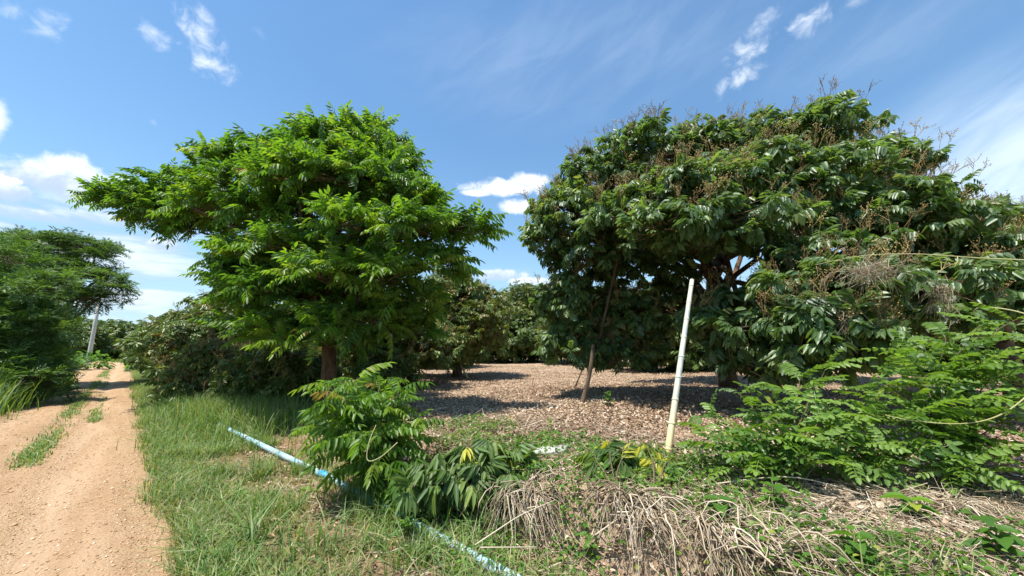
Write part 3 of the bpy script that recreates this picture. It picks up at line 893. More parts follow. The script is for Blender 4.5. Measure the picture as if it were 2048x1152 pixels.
# left of the road: feathery acacia and bushes
Y0 = 17.0
B = W(78, 700, 17.5); B[2] = height(B[0], B[1])
tp = [B + (0, 0, -.1), B + (.2, 0, 1.0), B + (.5, 0, 2.2), B + (.9, 0, 3.4), B + (1.2, 0, 4.4)]
AL = [lobe(60, 500, 17, 70, 26, 1.6), lobe(140, 495, 17, 62, 22, 1.5), lobe(190, 512, 17, 30, 12, .8), lobe(110, 545, 16.5, 85, 26, 1.5), lobe(195, 560, 16.5, 42, 14, 1.0), lobe(225, 577, 16.4, 28, 9, .7), lobe(180, 598, 16.4, 55, 16, 1.0), lobe(100, 600, 17, 70, 30, 1.4),
      lobe(95, 640, 17, 30, 26, 1.2), lobe(30, 560, 17, 70, 50, 1.6), lobe(-60, 560, 17, 90, 70, 2)]
make_tree('acacia_tree', 'dark feathery tree leaning over the left side of the dirt road', 'tree', B, tp, .17, AL, T_FEATHER, 'feather_dark', 3.2, 9, 1.35, .36, 91, 'bark_grey', None, True, 1.0, .05, .5, 0, shade=(.5, .25), zmin=-.3, limit=200)
for k, (px, Y, tpy, label, h, w) in enumerate(((20, 12.0, 480, 'tall feathery bush at the left edge of the road', 110, 95), (45, 14.0, 570, 'lower feathery bush under the dark leaning tree', 75, 60), (-90, 10.5, 500, 'feathery bush beyond the left edge', 130, 80))):
    B = W(px, 700, Y); B[2] = height(B[0], B[1])
    L = [lobe(px + dx, tpy + dyy, Y + rngd, w * .5, 45, .9) for dx, dyy, rngd in ((0, 45, 0), (-35, 90, .3), (40, 100, -.2), (0, 140, -.3), (-40, 175, 0), (45, 170, -.2), (10, 205, -.3), (-45, 240, -.3), (30, 245, -.2), (-10, 285, -.5), (50, 290, -.3))]
    tp = [B + (0, 0, -.05), B + (.05, 0, .5), B + (0, 0, 1.1), B + (.1, 0, 1.8)]
    if px < -50: continue
    make_tree('feathery_bush', label, 'bush', B, tp, .07, L, T_FEATHER, 'feather', 6.5, 7, 1.0, .36, 95 + k, 'bark_grey', None, True, 1.0, .25, .7, 0, shade=(.5, .25), zmin=-.6, limit=200)


def leafy_bush(label, px, py, Y, w, h, seed, mat='broad', n=230, sc=1.6, group=None, parts=True, shade=(.5, .22)):
    rng = np.random.default_rng(seed)
    B = W(px, py, Y); B[2] = height(B[0], B[1])
    root = thing('leafy_bush', label, 'bush', B, group)
    g = Geo()
    for k in range(9):
        a = rng.uniform(0, 6.28)
        tube(g, curve(B, B + (math.cos(a) * w * .5, math.sin(a) * w * .5, h * rng.uniform(.5, .9)), (0, 0, .1 * h), 5), np.linspace(.012, .005, 5), 4, rng.random())
    g.obj('stems', M['stem_green'], root, True)
    d = rand_dirs(rng, n, -.1)
    P = B + np.array([0, 0, h * .15]) + d * np.array([w * .5, w * .5, h * .85]) * (1 - .5 * rng.random((n, 1)) ** 2)
    Mx = frames(d * np.array([1, 1, .3]) + rng.normal(0, .35, (n, 3)), rng, sc * rng.uniform(.7, 1.3, n), .3)
    pieces('leaf', root, 'foliage', T_BROAD, M[mat], rng.integers(0, 2, n), Mx, P, np.clip(shade[0] + rng.normal(0, shade[1], n), 0, .9), .12, 120)
    return root


leafy_bush('bright leafed bush on the left verge below the feathery bush', 100, 740, 15.5, 1.5, .9, 101, sc=1.5, n=260)
leafy_bush('light green bush at the foot of the utility pole', 175, 715, 31, 3.0, 1.5, 102, sc=2.6, n=260)
leafy_bush('yellow green bush on the right verge near the road bend', 290, 715, 33, 2.0, 1.5, 103, sc=2.6, n=220, shade=(.75, .15))
leafy_bush('russet brown dry bush on the right verge under the fruit tree', 332, 735, 20.5, 1.3, 1.2, 104, mat='litter', sc=1.6, n=420)

# ================================================================== BUILT THINGS
m, t = new_mat('weathered concrete')
out(t, principled(t, mix(t, noise(t, pos(t), 3, 5), (0.42, 0.40, 0.36), (0.62, 0.60, 0.55)), .85, .2))
M['concrete'] = m
m, t = new_mat('galvanised steel')
out(t, principled(t, (0.35, 0.35, 0.36), .5, .5))
M['steel'] = m
B = W(181, 697, 38); B[2] = height(B[0], B[1])
root = thing('utility_pole', 'pale concrete utility pole on the left of the road bend', 'utility pole', B)
g = Geo()
V = []
for z, s in ((-.2, .13), (4, .11), (8.6, .085)):
    for a, b in ((-1, -1), (1, -1), (1, 1), (-1, 1)): V.append(B + (a * s, b * s, z))
g.add(V, [(k * 4 + a, k * 4 + (a + 1) % 4, k * 4 + 4 + (a + 1) % 4, k * 4 + 4 + a) for k in (0, 1) for a in range(4)] + [(8, 9, 10, 11)])
g.obj('shaft', M['concrete'], root)
g = Geo()
for zz in (8.2, 7.4):
    tube(g, [B + (-.9, -.15, zz), B + (.9, -.15, zz)], .05, 4)
g.obj('crossarm', M['steel'], root)
for xx in (-.8, -.3, .3, .8):
    g = Geo(); tube(g, [B + (xx, -.15, 8.24), B + (xx, -.15, 8.36), B + (xx, -.15, 8.45)], [.03, .05, .02], 6)
    g.obj('insulator', M['concrete'], root)
B = W(331, 690, 170); B[2] = height(B[0], B[1])
root = thing('radio_mast', 'tiny thin mast sticking up over the far treetops', 'mast', B)
topz = W(331, 624, 170)[2] - B[2]
g = Geo()
for a, b in ((-.25, -.2), (.25, -.2), (0, .25)):
    tube(g, [B + (a, b, -.2), B + (a * .6, b * .6, topz)], .07, 4)
for z in np.arange(1, topz, 1.2):
    tube(g, [B + (-.2, -.15, z), B + (.2, -.15, z + .6), B + (0, .2, z + 1.0)], .04, 3)
g.obj('lattice', M['steel'], root)
g = Geo(); tube(g, [B + (0, 0, topz - 2.2), B + (0, 0, topz - .6)], .45, 6); g.obj('antenna', M['steel'], root)

# the water pipe along the foot of the bank
m, t = new_mat('faded blue plastic pipe')
n = noise(t, pos(t), 4, 5, .65); n2 = noise(t, pos(t), 40, 4, .7)
c = mix(t, n.sm(.35, .7), (0.27, 0.45, 0.55), (0.46, 0.61, 0.66))
c = mix(t, n2.sm(.50, .72) * .7, c, (0.24, 0.22, 0.17))
out(t, principled(t, c, .45, .4)); M['pipe'] = m
m, t = new_mat('bright blue coupling')
out(t, principled(t, (0.03, 0.36, 0.66), .4, .5)); M['coupling'] = m


def on(px, py, lift=0.0):
    p = G(px, py); p[2] += lift
    return p


p0, pm, p1 = on(436, 866, .16), on(648, 960, .055), on(990, 1150, .045)
pj0, pj1 = p0 + (pm - p0) * .93, pm + (p1 - pm) * .005
pj0[2] += 0
root = thing('water_pipe', 'long pale blue plastic pipe lying along the foot of the bank', 'pipe', pm)
R = .041
g = Geo(); tube(g, curve(p0, pm, (0, 0, .0), 10), R, 16); g.obj('pipe_section', M['pipe'], root, True)
dirn = norm(p1 - pm)
g = Geo(); tube(g, curve(pm - dirn * .06, p1 + dirn * .6, (0, 0, 0), 10), R, 16); g.obj('pipe_section', M['pipe'], root, True)
g = Geo(); tube(g, [pm - dirn * .10, pm - dirn * .095, pm + dirn * .095, pm + dirn * .10], [R, R + .010, R + .010, R], 16); g.obj('coupling', M['coupling'], root, True)
g = Geo(); q = p0 + (pm - p0) * .36; dq = norm(pm - p0); tube(g, [q, q + dq * .05], R + .006, 12); tube(g, [q + dq * .02 + (0, 0, -.05), q + dq * .02 + (-.02, -.03, -.16)], .02, 5)
g.obj('pipe_clip', M['twig'], root, True)

# props and poles
m, t = new_mat('bamboo prop')
x, y, z = sep(t, pos(t))
n = noise(t, vec3(t, x * 6, y * 6, z * 1.6), 1.4, 5, .65); n2 = noise(t, pos(t), 24, 5, .7)
c = mix(t, n.sm(.4, .62), (0.62, 0.58, 0.44), (0.40, 0.44, 0.40))
c = mix(t, z.sm(1.5, .5) * .75, c, (0.62, 0.49, 0.19))
c = mix(t, n2.sm(.58, .72) * .5, c, (0.22, 0.20, 0.15))
out(t, principled(t, c, .5, .4)); M['bamboo'] = m


def prop(name, label, a, b, r0, r1, mat, nodes=0, bend=(0, 0, 0), group=None, cat='prop pole', seed=1):
    root = thing(name, label, cat, a, group)
    P = curve(a - norm(b - a) * .08, b, bend, 12)
    g = Geo(); rad = np.linspace(r0, r1, 12); tube(g, P, rad, 12); g.obj('shaft', M[mat], root, True)
    for k in range(nodes):
        f = (k + .6) / nodes; i = int(f * 11); q = P[i] + (P[min(i + 1, 11)] - P[i]) * (f * 11 - i); d = norm(P[min(i + 1, 11)] - P[i])
        g = Geo(); r = r0 + (r1 - r0) * f
        tube(g, [q - d * .018, q - d * .005, q + d * .006, q + d * .02], [r, r + .0045, r + .0045, r], 12); g.obj('node_ring', M[mat], root, True)
    return root


a = on(1334, 918); b = W(1384, 560, a[1] + 1.05)
prop('bamboo_prop', 'yellowed white bamboo pole propping the boughs of the largest fruit tree', a, b, .039, .029, 'bamboo', 9)
m_old = on(1163, 806)
prop('wooden_prop', 'brown forked prop stick standing under the left side of the largest tree', m_old, W(1186, 690, m_old[1] + .1), .055, .04, 'bark_grey', bend=(.05, 0, .0))
q = on(1150, 775); prop('wooden_prop', 'thin slanting stick just behind the brown forked prop', q, W(1180, 700, q[1]), .03, .022, 'bark_grey')
q = W(1205, 620, 9.3); prop('bamboo_prop', 'thin grey brown pole among the leaves above the brown forked prop', W(1196, 690, 9.6), W(1238, 505, 9.0), .036, .03, 'bark_grey', 6)
q = on(936, 757); prop('wooden_prop', 'pale curved pole leaning out of the fruit tree between the big trees', q, W(893, 660, q[1] + .6), .055, .04, 'bamboo', bend=(.0, 0, -.12))
q = on(785, 785); prop('wooden_prop', 'straight pale stake standing right of the feather-leaved tree', q, W(782, 648, q[1]), .045, .032, 'bamboo')
q = W(512, 712, 10.2); prop('wooden_prop', 'short pale stick poking out of the low olive fruit tree', q, W(530, 680, 10.1), .035, .03, 'bamboo')
q = on(808, 765); prop('thin_stake', 'very thin twig-like stake beside the straight pale stake', q, W(806, 690, q[1]), .018, .012, 'bark_grey')

# pale board lying at the edge of the clearing
B = on(1100, 908, .04)
g = Geo(); w, l, h = .13, .2, .025
V = [B + (sx * l + sy * .06, sy * w, sz * h + sx * .01) for sz in (-1, 1) for sx, sy in ((-1, -1), (1, -1), (.9, 1), (-1.05, .9))]
g.add(V, [(3, 2, 1, 0), (4, 5, 6, 7), (0, 1, 5, 4), (1, 2, 6, 5), (2, 3, 7, 6), (3, 0, 4, 7)])
o = g.obj('broken_slab', M['concrete'], None, origin=B); tag(o, 'small pale broken slab lying on the leaf litter', 'slab')

# ================================================================== NEAR PLANTS
def fan(B, tips): return [W(px, py, Yy) for px, py, Yy in tips]


B = on(735, 985)
make_shrub('pinnate_sapling', 'glossy feather-leaved sapling growing over the blue pipe', 'sapling', B,
           fan(B, [(660, 775, 4.6), (710, 760, 4.8), (760, 770, 5.0), (800, 780, 4.8), (660, 815, 4.3), (650, 850, 4.3), (650, 890, 4.3), (690, 800, 4.3), (740, 800, 4.6), (790, 810, 4.6), (830, 850, 4.7),
                   (670, 870, 4.2), (720, 880, 4.2), (760, 870, 4.3), (800, 900, 4.4), (750, 930, 4.1), (790, 950, 4.1), (820, 930, 4.4), (760, 840, 4.9), (690, 780, 4.9)]),
           T_NEEM, 'neem', .72, .5, 201, 15, shade=(.48, .2), yellow=.03, start=.3)
B = on(960, 1000)
make_shrub('drooping_shrub', 'shrub with long hanging dark leaves at the bank edge beside the sapling', 'shrub', B,
           fan(B, [(880, 905, 4.1), (930, 890, 4.1), (985, 885, 4.2), (1030, 900, 4.2), (1075, 925, 4.1), (900, 950, 3.9), (960, 930, 3.9), (1020, 950, 3.9), (1085, 965, 4.0), (1000, 900, 4.3), (850, 930, 4.0), (940, 970, 3.8)]),
           T_LANCE, 'lance', .60, .4, 202, 19, hang=.25, start=.55, yellow=.02)
B = on(1225, 990)
make_shrub('drooping_shrub', 'shrub of long hanging leaves right of the bare gap on the bank', 'shrub', B,
           fan(B, [(1180, 905, 4.0), (1215, 890, 4.1), (1250, 900, 4.1), (1200, 940, 3.9), (1240, 950, 3.9), (1275, 925, 4.0)]), T_LANCE, 'lance', .58, .4, 203, 16, hang=.3, start=.6, yellow=.08)
B = on(1310, 985)
make_shrub('drooping_shrub', 'yellow tinged shrub at the foot of the bamboo pole', 'shrub', B,
           fan(B, [(1290, 885, 4.3), (1310, 910, 4.1), (1345, 915, 4.0), (1290, 935, 4.0), (1335, 950, 3.9), (1360, 940, 4.1)]), T_LANCE, 'lance', .52, .4, 204, 11, hang=.25, start=.5, yellow=.35, shade=(.7, .15))
B = on(840, 1000)
make_shrub('drooping_shrub', 'small hanging-leaved seedling in the grass near the pipe end', 'shrub', B,
           fan(B, [(820, 985, 3.55), (855, 940, 3.9), (880, 975, 3.7)]), T_LANCE, 'lance', .56, .4, 205, 9, hang=.3, start=.6)

# the oval-leaflet bushes on the right
def oval_bush(label, px, py, tips, seed, n=13, sc=1.0, yellow=.02, base=None):
    B = on(px, py) if base is None else base
    return make_shrub('oval_leaf_bush', label, 'bush', B, fan(B, tips), T_OVAL, 'bush', sc, .34, seed, int(n * .85), shade=(.52, .3), yellow=yellow, start=.25, stem_r=.008)


oval_bush('bright oval-leafleted bush just right of the bamboo pole', 1590, 985, [(1420, 830, 4.0), (1480, 790, 4.2), (1540, 770, 4.3), (1600, 760, 4.2), (1650, 740, 4.3), (1430, 900, 3.7), (1500, 860, 3.8), (1560, 840, 3.8), (1620, 830, 3.8),
          (1670, 810, 4.0), (1690, 860, 3.9), (1470, 940, 3.5), (1540, 920, 3.5), (1610, 900, 3.5), (1670, 910, 3.6), (1405, 865, 3.9)], 211, 12)
oval_bush('largest oval-leafleted bush spreading flat sprays at the right edge', 1905, 965, [(1760, 760, 3.9), (1820, 710, 4.0), (1890, 670, 4.0), (1960, 650, 3.9), (2030, 640, 3.8), (2080, 690, 3.6), (1830, 770, 3.7), (1900, 730, 3.7), (1970, 720, 3.6),
          (2040, 740, 3.5), (1790, 830, 3.6), (1860, 820, 3.5), (1940, 800, 3.4), (2020, 810, 3.4), (2075, 830, 3.3), (1850, 700, 4.2), (1990, 680, 4.1)], 212, 13, 1.05)
oval_bush('oval-leafleted bush between the two larger ones with thin bare stems', 1740, 965, [(1700, 850, 3.6), (1740, 840, 3.7), (1780, 860, 3.6), (1720, 890, 3.4), (1770, 900, 3.4), (1820, 890, 3.5), (1690, 920, 3.4), (1800, 930, 3.4), (1750, 790, 4.0)], 213, 10, .95, .05)
oval_bush('low oval-leafleted bush under the largest one near the cut stubble', 1930, 985, [(1870, 900, 3.4), (1920, 880, 3.4), (1975, 890, 3.3), (1890, 940, 3.2), (1940, 930, 3.2), (2000, 930, 3.2), (2050, 900, 3.2)], 214, 9, .85)

# hanging dry vine tangles and bare vine stems
def tangle(label, c, rad, n, seed, mat='straw', flat=1.0, droop=.2, thick=.004, name='dry_vine_tangle'):
    rng = np.random.default_rng(seed)
    root = thing(name, label, 'dry vine', c)
    P0 = c + rng.normal(0, .5, (n, 3)) * rad
    d = norm(rng.normal(0, 1, (n, 3)) * np.array([1, 1, flat]))
    L = rng.uniform(.12, .38, n)[:, None] * np.linalg.norm(rad) / .5
    P = np.stack([P0, P0 + d * L * .5 + rng.normal(0, .03, (n, 3)), P0 + d * L - np.array([0, 0, droop]) * L + rng.normal(0, .05, (n, 3))], 1)
    g = Geo(); tubes(g, P, np.tile([thick, thick, thick * .6], (n, 1)), 3, np.clip(rng.normal(.5, .2, n), 0, 1))
    g.obj('dry_strands', M[mat], root, kind='stuff')
    return root


tangle('pale dry vine tangle draped over the boughs behind the bare stem', W(1745, 542, 4.7), np.array([.36, .15, .09]), 240, 301, thick=.003)
tangle('brown dry vine tangle hanging in the right edge fruit tree', W(1880, 592, 4.9), np.array([.12, .12, .24]), 130, 302, thick=.003, flat=2, droop=.6)
tangle('small withered vine tangle hanging among the low boughs left of the larger ones', W(1690, 630, 4.9), np.array([.08, .1, .22]), 70, 303, thick=.003, flat=3, droop=.8)


def vine(label, pts, r, mat, shade, name='vine_stem', twigs_at=()):
    P = np.array([W(*p) for p in pts])
    # smooth through the points
    s = np.linspace(0, len(P) - 1, 28); i = np.minimum(s.astype(int), len(P) - 2); f = (s - i)[:, None]
    pm1, p0, p1, p2 = P[np.maximum(i - 1, 0)], P[i], P[i + 1], P[np.minimum(i + 2, len(P) - 1)]
    C = .5 * (2 * p0 + (p1 - pm1) * f + (2 * pm1 - 5 * p0 + 4 * p1 - p2) * f ** 2 + (3 * p0 - pm1 - 3 * p1 + p2) * f ** 3)
    root = thing(name, label, 'vine', P[0])
    g = Geo(); tube(g, C, np.linspace(r, r * .6, len(C)), 6, shade); g.obj('stem', M[mat], root, True)
    for k in twigs_at:
        g = Geo(); q = C[k]; tube(g, curve(q, q + (RNG.normal(0, .05), -.03, RNG.choice([-.12, .1])), (.02, 0, 0), 4), np.linspace(r * .7, r * .3, 4), 5, shade); g.obj('side_twig', M[mat], root, True)
    return root


vine('long bare pale vine stem stretched across the right edge tree', [(2110, 522, 3.6), (1960, 516, 4.0), (1830, 508, 4.3), (1720, 512, 4.7), (1630, 530, 5.2)], .0055, 'stem_green', 1.0, twigs_at=(9, 15))
vine('thin yellow green stem arching low across the largest right bush', [(2090, 760, 3.1), (2010, 825, 3.15), (1930, 847, 3.2), (1830, 842, 3.3), (1770, 830, 3.4)], .006, 'stem_green', .8)
vine('pale stem bowed behind the sprays at the right edge', [(2090, 640, 3.7), (2020, 620, 3.9), (1960, 615, 4.1), (1945, 628, 4.2)], .008, 'stem_green', .9)
vine('looping tan vine stem on the side of the sapling', [(795, 885, 3.9), (760, 915, 3.85), (735, 920, 3.85), (738, 885, 3.9), (752, 850, 4.0)], .006, 'stem_green', .9)

# ================================================================== GROUND COVER
def ribbon(P, w, side):
    """Grass blades: P (N, k, 3) centre lines, w (k,) half widths, side (N, 3)."""
    N, k = P.shape[:2]
    off = side[:, None] * w[None, :, None] if w.ndim == 1 else side[:, None] * w[:, :, None]
    V = np.stack([P - off, P + off], 2).reshape(-1, 3)
    j = np.arange(k - 1)
    Q = np.stack([j * 2, j * 2 + 1, j * 2 + 3, j * 2 + 2], -1)
    Q = (Q[None] + (np.arange(N) * k * 2)[:, None, None]).reshape(-1, 4)
    return V, Q


def blades(geo, B, h, rng, width=.006, lean=.45, droop=.35, shade=(.4, .2), dry=0.12, k=4, wind=(0, 0)):
    N = len(B)
    az = rng.uniform(0, 2 * np.pi, N)
    d = np.stack([np.cos(az), np.sin(az), 0 * az], -1)
    ln = np.abs(rng.normal(0, lean, N))[:, None]
    hh = np.asarray(h)[:, None] if np.ndim(h) else np.full((N, 1), h)
    s = np.linspace(0, 1, k)
    P = B[:, None] + np.array([0, 0, 1.0]) * (hh[:, None] * (s - droop * rng.random((N, 1)) * s ** 3)[:, :, None]) + (d * ln * hh)[:, None] * (s ** 1.8)[None, :, None]
    w = width * (1 - s ** 2.2) + .0006
    W2 = rng.uniform(.7, 1.4, (N, 1)) * w[None]
    side = norm(np.stack([-np.sin(az), np.cos(az), rng.normal(0, .3, N)], -1))
    V, Q = ribbon(P, W2, side)
    a = np.clip(rng.normal(shade[0], shade[1], N), 0, .86)
    a = np.where(rng.random(N) < dry, rng.uniform(.86, 1, N), a)
    geo.add(V, Q, None, np.repeat(a, k * 2))


def place(u, v, lift=0.0):
    x, y = xy(u, v)
    return np.stack([x, y, height(x, y, False) + lift], -1)


def inview(P, margin=60):
    px, py, d = project(P)
    return (d > .3) & (px > -margin) & (px < 2048 + margin) & (py > -margin) & (py < 1152 + margin)


rg = np.random.default_rng(77)


def sample_uv(n, u0, u1, v0, v1, power=1.0):
    """More points near the camera."""
    u = u0 * (u1 / u0) ** (rg.random(n) ** power)
    return u, rg.uniform(v0, v1, n)


def stuff(geo, name, mat, smooth=False):
    o = geo.obj(name, M[mat], None, smooth, kind='stuff')
    return o


# verge grass between road and bank
g = Geo()
u, v = sample_uv(75000, 2.0, 60, .25, 2.3)
edge_n = fbm(u * 1.3, v * 1.3, 3)
dens = np.where(u > 10.5, 1.0, sstep(1.35, .6, v + edge_n * .5) * .85 + .06) * sstep(2.35, 1.4, v + edge_n * .5) * sstep(.28, .55, v + edge_n * .35 - .05)
keep = rg.random(len(u)) < np.clip(dens * (1.0 + 1.3 * edge_n), 0, 1)
P = place(u, v)[keep]; uu_, vv_ = u[keep], v[keep]
hgt = (.07 + .16 * rg.random(len(P)) ** 1.5) * (1 + .5 * sstep(5, 10, uu_)) * (1 + .6 * fbm(uu_ * .8 + 40, vv_, 2))
ok = inview(P); blades(g, P[ok], hgt[ok], rg, .0036, .95, .5, (.46, .2), .2)
u, v = sample_uv(24000, 7.5, 60, .35, 2.0)
keep = rg.random(len(u)) < sstep(.3, .7, v) * .9
P = place(u, v)[keep]; ok = inview(P)
blades(g, P[ok], .08 + .22 * rg.random(ok.sum()) ** 2, rg, .005, .85, .5, (.5, .2), .1)
stuff(g, 'verge_grass', 'grass')
# tall grass in front of the low fruit trees
g = Geo()
c = on(485, 850)[:2]
N = 12000
q = rg.normal(0, 1, (N, 2))
uc, vc = uv(*c)
u, v = uc + 1.2 + q[:, 0] * 1.3, vc + .1 + q[:, 1] * .5
P = place(u, v); blades(g, P, .28 + .45 * rg.random(N), rg, .0058, .5, .45, (.58, .18), .1, 5)
u, v = sample_uv(3500, 12, 40, 1.3, 2.6); P = place(u, v); blades(g, P, .25 + .3 * rg.random(len(P)), rg, .01, .45, .4, (.45, .2), .12, 4)
stuff(g, 'tall_grass', 'grass')
# left verge grass
g = Geo()
u, v = sample_uv(30000, 7, 90, -5.2, -1.9)
e = fbm(u * .8, v * .8, 3)
keep = (v + e * .6 < road_mid(u) - road_half(u) + .1)
P = place(u, v)[keep]; ok = inview(P)
hh = (.2 + .4 * rg.random(len(P)) ** 1.3) * (1 + 1.3 * sstep(-2.5, -3.2, v[keep]))
blades(g, P[ok], hh[ok], rg, .009, .5, .4, (.36, .2), .06)
u, v = sample_uv(9000, 40, 140, -14, 3)
keep = np.abs(v - road_mid(u)) > road_half(u)
P = place(u, v)[keep]; ok = inview(P)
blades(g, P[ok], .2 + .3 * rg.random(ok.sum()), rg, .03, .5, .4, (.55, .2), .06)
c = on(25, 815)[:2]; uc, vc = uv(*c); N = 2600
q = rg.normal(0, 1, (N, 2)); P = place(uc + 1.0 + q[:, 0] * 2.2, vc - .35 + q[:, 1] * .3)
blades(g, P, .4 + .7 * rg.random(N), rg, .012, .35, .4, (.45, .2), .05, 5)
stuff(g, 'verge_grass', 'grass')
# grass strips in the road
g = Geo()
u, v = sample_uv(42000, 8.0, 45, -1.5, .0)
e = fbm(u * .9 + 3, v * 2.2, 3)
strip1 = np.exp(-((v + .84) / .12) ** 2) * sstep(8.6, 10.4, u) * np.clip(.85 + 1.8 * fbm(u * .55 + 9, v * 0, 2), 0, 1)
strip2 = np.exp(-((v + .15 + .014 * u) / .11) ** 2) * sstep(13, 14, u) * np.clip(.3 + 2.6 * fbm(u * .5 + 31, v * 0, 2), 0, 1)
keep = rg.random(len(u)) < np.clip((strip1 + strip2) * (1 + 1.8 * e), 0, 1)
P = place(u, v)[keep]; ok = inview(P)
blades(g, P[ok], .03 + .09 * rg.random(ok.sum()), rg, .007, 1.0, .4, (.45, .2), .15)
stuff(g, 'road_grass', 'grass')

# foreground: thin grass and dry stalks between pipe and road
g = Geo()
u, v = sample_uv(34000, 1.6, 8, .5, 2.5)
e = fbm(u * 1.8, v * 1.8, 3)
soil_u, soil_v = uv(*on(540, 925)[:2])
bare = np.exp(-((u - soil_u) / 1.5) ** 2 - ((v - soil_v) / .42) ** 2)
keep = rg.random(len(u)) < np.clip(.34 + 1.2 * e - 1.2 * bare, .01, 1)
P = place(u, v)[keep]; ok = inview(P)
blades(g, P[ok], .05 + .14 * rg.random(ok.sum()) ** 1.4, rg, .0032, 1.1, .5, (.55, .2), .45)
u, v = sample_uv(16000, .6, 6.5, 1.9, 3.6)
u = u - rg.uniform(0, 2.5, len(u)) * (v > 2.3)
e = fbm(u * 1.5 + 11, v * 1.5, 3)
keep = rg.random(len(u)) < np.clip(.22 + 1.3 * e, .02, 1)
P = place(u, v)[keep]; ok = inview(P)
blades(g, P[ok], .08 + .2 * rg.random(ok.sum()) ** 1.5, rg, .0036, 1.0, .6, (.5, .2), .5)
for k in range(46):
    cu, cv = 2.2 + 9 * rg.random() ** 1.4, rg.uniform(.7, 2.1)
    n = rg.integers(40, 110); q = rg.normal(0, 1, (n, 2)) * .07
    P = place(cu + q[:, 0], cv + q[:, 1]); P = P[inview(P)]
    if len(P): blades(g, P, rg.uniform(.16, .32) * rg.uniform(.5, 1.1, len(P)), rg, .0042, .65, .5, (rg.uniform(.4, .7), .15), .15, 5)
stuff(g, 'thin_grass', 'grass')


# single clumps one can point at
def grass_clump(label, px, py, n, h, rad, seed, width=.007, lean=.5, dry=.05, shade=(.45, .2), mat='grass', name='grass_clump', group=None, droop=.5, cat='grass clump'):
    rng = np.random.default_rng(seed)
    B = on(px, py)
    q = rng.normal(0, rad, (n, 2))
    P = np.stack([B[0] + q[:, 0], B[1] + q[:, 1], height(B[0] + q[:, 0], B[1] + q[:, 1], False)], -1)
    g = Geo(); blades(g, P, h * rng.uniform(.45, 1.15, n), rng, width, lean, droop, shade, dry, 6)
    o = g.obj(name, M[mat], None, origin=B)
    tag(o, label, cat, group)
    return o


grass_clump('green grass clump left of the pipe on bare red soil', 535, 1015, 240, .17, .10, 401)
grass_clump('long green grass clump where the pipe goes under the sapling', 770, 1010, 420, .38, .14, 402, .006)
grass_clump('long grass clump over the pipe below the hanging shrub', 880, 1035, 420, .36, .17, 403, .006)
grass_clump('thick grass clump between pipe and dead straw bundles', 985, 1065, 300, .32, .15, 404, .006, .7)
grass_clump('sparse long bladed grass clump nearest the camera', 640, 1110, 60, .38, .16, 405, .006, .7, .1)
grass_clump('lone wiry grass clump with wide blades beside the road edge', 500, 1090, 26, .42, .05, 406, .008, .9, .0)
grass_clump('small grass clump at the lower end of the pipe', 830, 1120, 90, .26, .12, 407, .006, .8, .15)
grass_clump('bright grass tuft leaning across the middle of the lower pipe', 800, 1040, 260, .26, .12, 408, .006, .9, .1, shade=(.6, .15))
grass_clump('yellowing grass tuft in front of the lowest stretch of pipe', 945, 1130, 90, .22, .10, 409, .006, .9, .3, shade=(.6, .2))
grass_clump('green tuft of grass on the road edge by the lower pipe end', 470, 1000, 140, .16, .07, 419, .006, .8, .1, shade=(.5, .2))
grass_clump('grass tuft half hiding the upper end of the pipe', 448, 876, 320, .24, .11, 411, .007, .7, .1, shade=(.55, .2))


# dry grass clumps toppled over the bank, hanging towards the camera
def dead_clump(label, px, py, n, L, seed, spread_d=.5, drop=.45, group=None):
    rng = np.random.default_rng(seed)
    B = on(px, py, .05)
    nb = 14                                               # wisps lie in bundles, each its own way
    bz = -math.pi / 2 + rng.normal(-.1, spread_d * 1.6, nb); bl = rng.uniform(.4, 1.15, nb); br = rng.uniform(.0, .75, nb); bo = rng.normal(0, .13, (nb, 2))
    k = rng.integers(0, nb, n)
    az = bz[k] + rng.normal(0, .35, n)
    d = np.stack([np.cos(az), np.sin(az), 0 * az], -1)
    LL_ = (L * bl[k] * rng.uniform(.55, 1.2, n))[:, None]
    s = np.linspace(0, 1, 7)
    rise = (br[k] * rng.uniform(.6, 1.3, n))[:, None]
    q = np.zeros((n, 3)); q[:, :2] = bo[k] + rng.normal(0, .035, (n, 2))
    kink = (rng.random(n) < .35)[:, None] * rng.uniform(.2, .8, (n, 1))
    P = B + q[:, None] + d[:, None] * (LL_ * .65 * s ** .9)[:, :, None] + np.array([0, 0, 1.0]) * (LL_ * (rise * s * 1.3 - (drop + rise) * s ** 2.2))[:, :, None]
    side = np.stack([-np.sin(az), np.cos(az), 0 * az], -1)
    P += side[:, None] * (rng.normal(0, .22, (n, 1)) * LL_ * s ** 2 + kink * LL_ * np.maximum(s - .6, 0))[:, :, None] + rng.normal(0, .014, P.shape) * s[None, :, None]
    gz = height(P[..., 0], P[..., 1], False) + .015
    P[..., 2] = np.maximum(P[..., 2], gz + rng.random((n, 1)) * .06)
    g = Geo(); tubes(g, P, np.tile(np.linspace(.0050, .0022, 7), (n, 1)) * (.5 + 1.5 * rng.random((n, 1)) ** 2.2), 3, np.clip(rng.normal(.6, .26, n), 0, 1))
    o = g.obj('dead_grass_clump', M['straw'], None, origin=B)
    tag(o, label, 'dead grass', group)
    return o


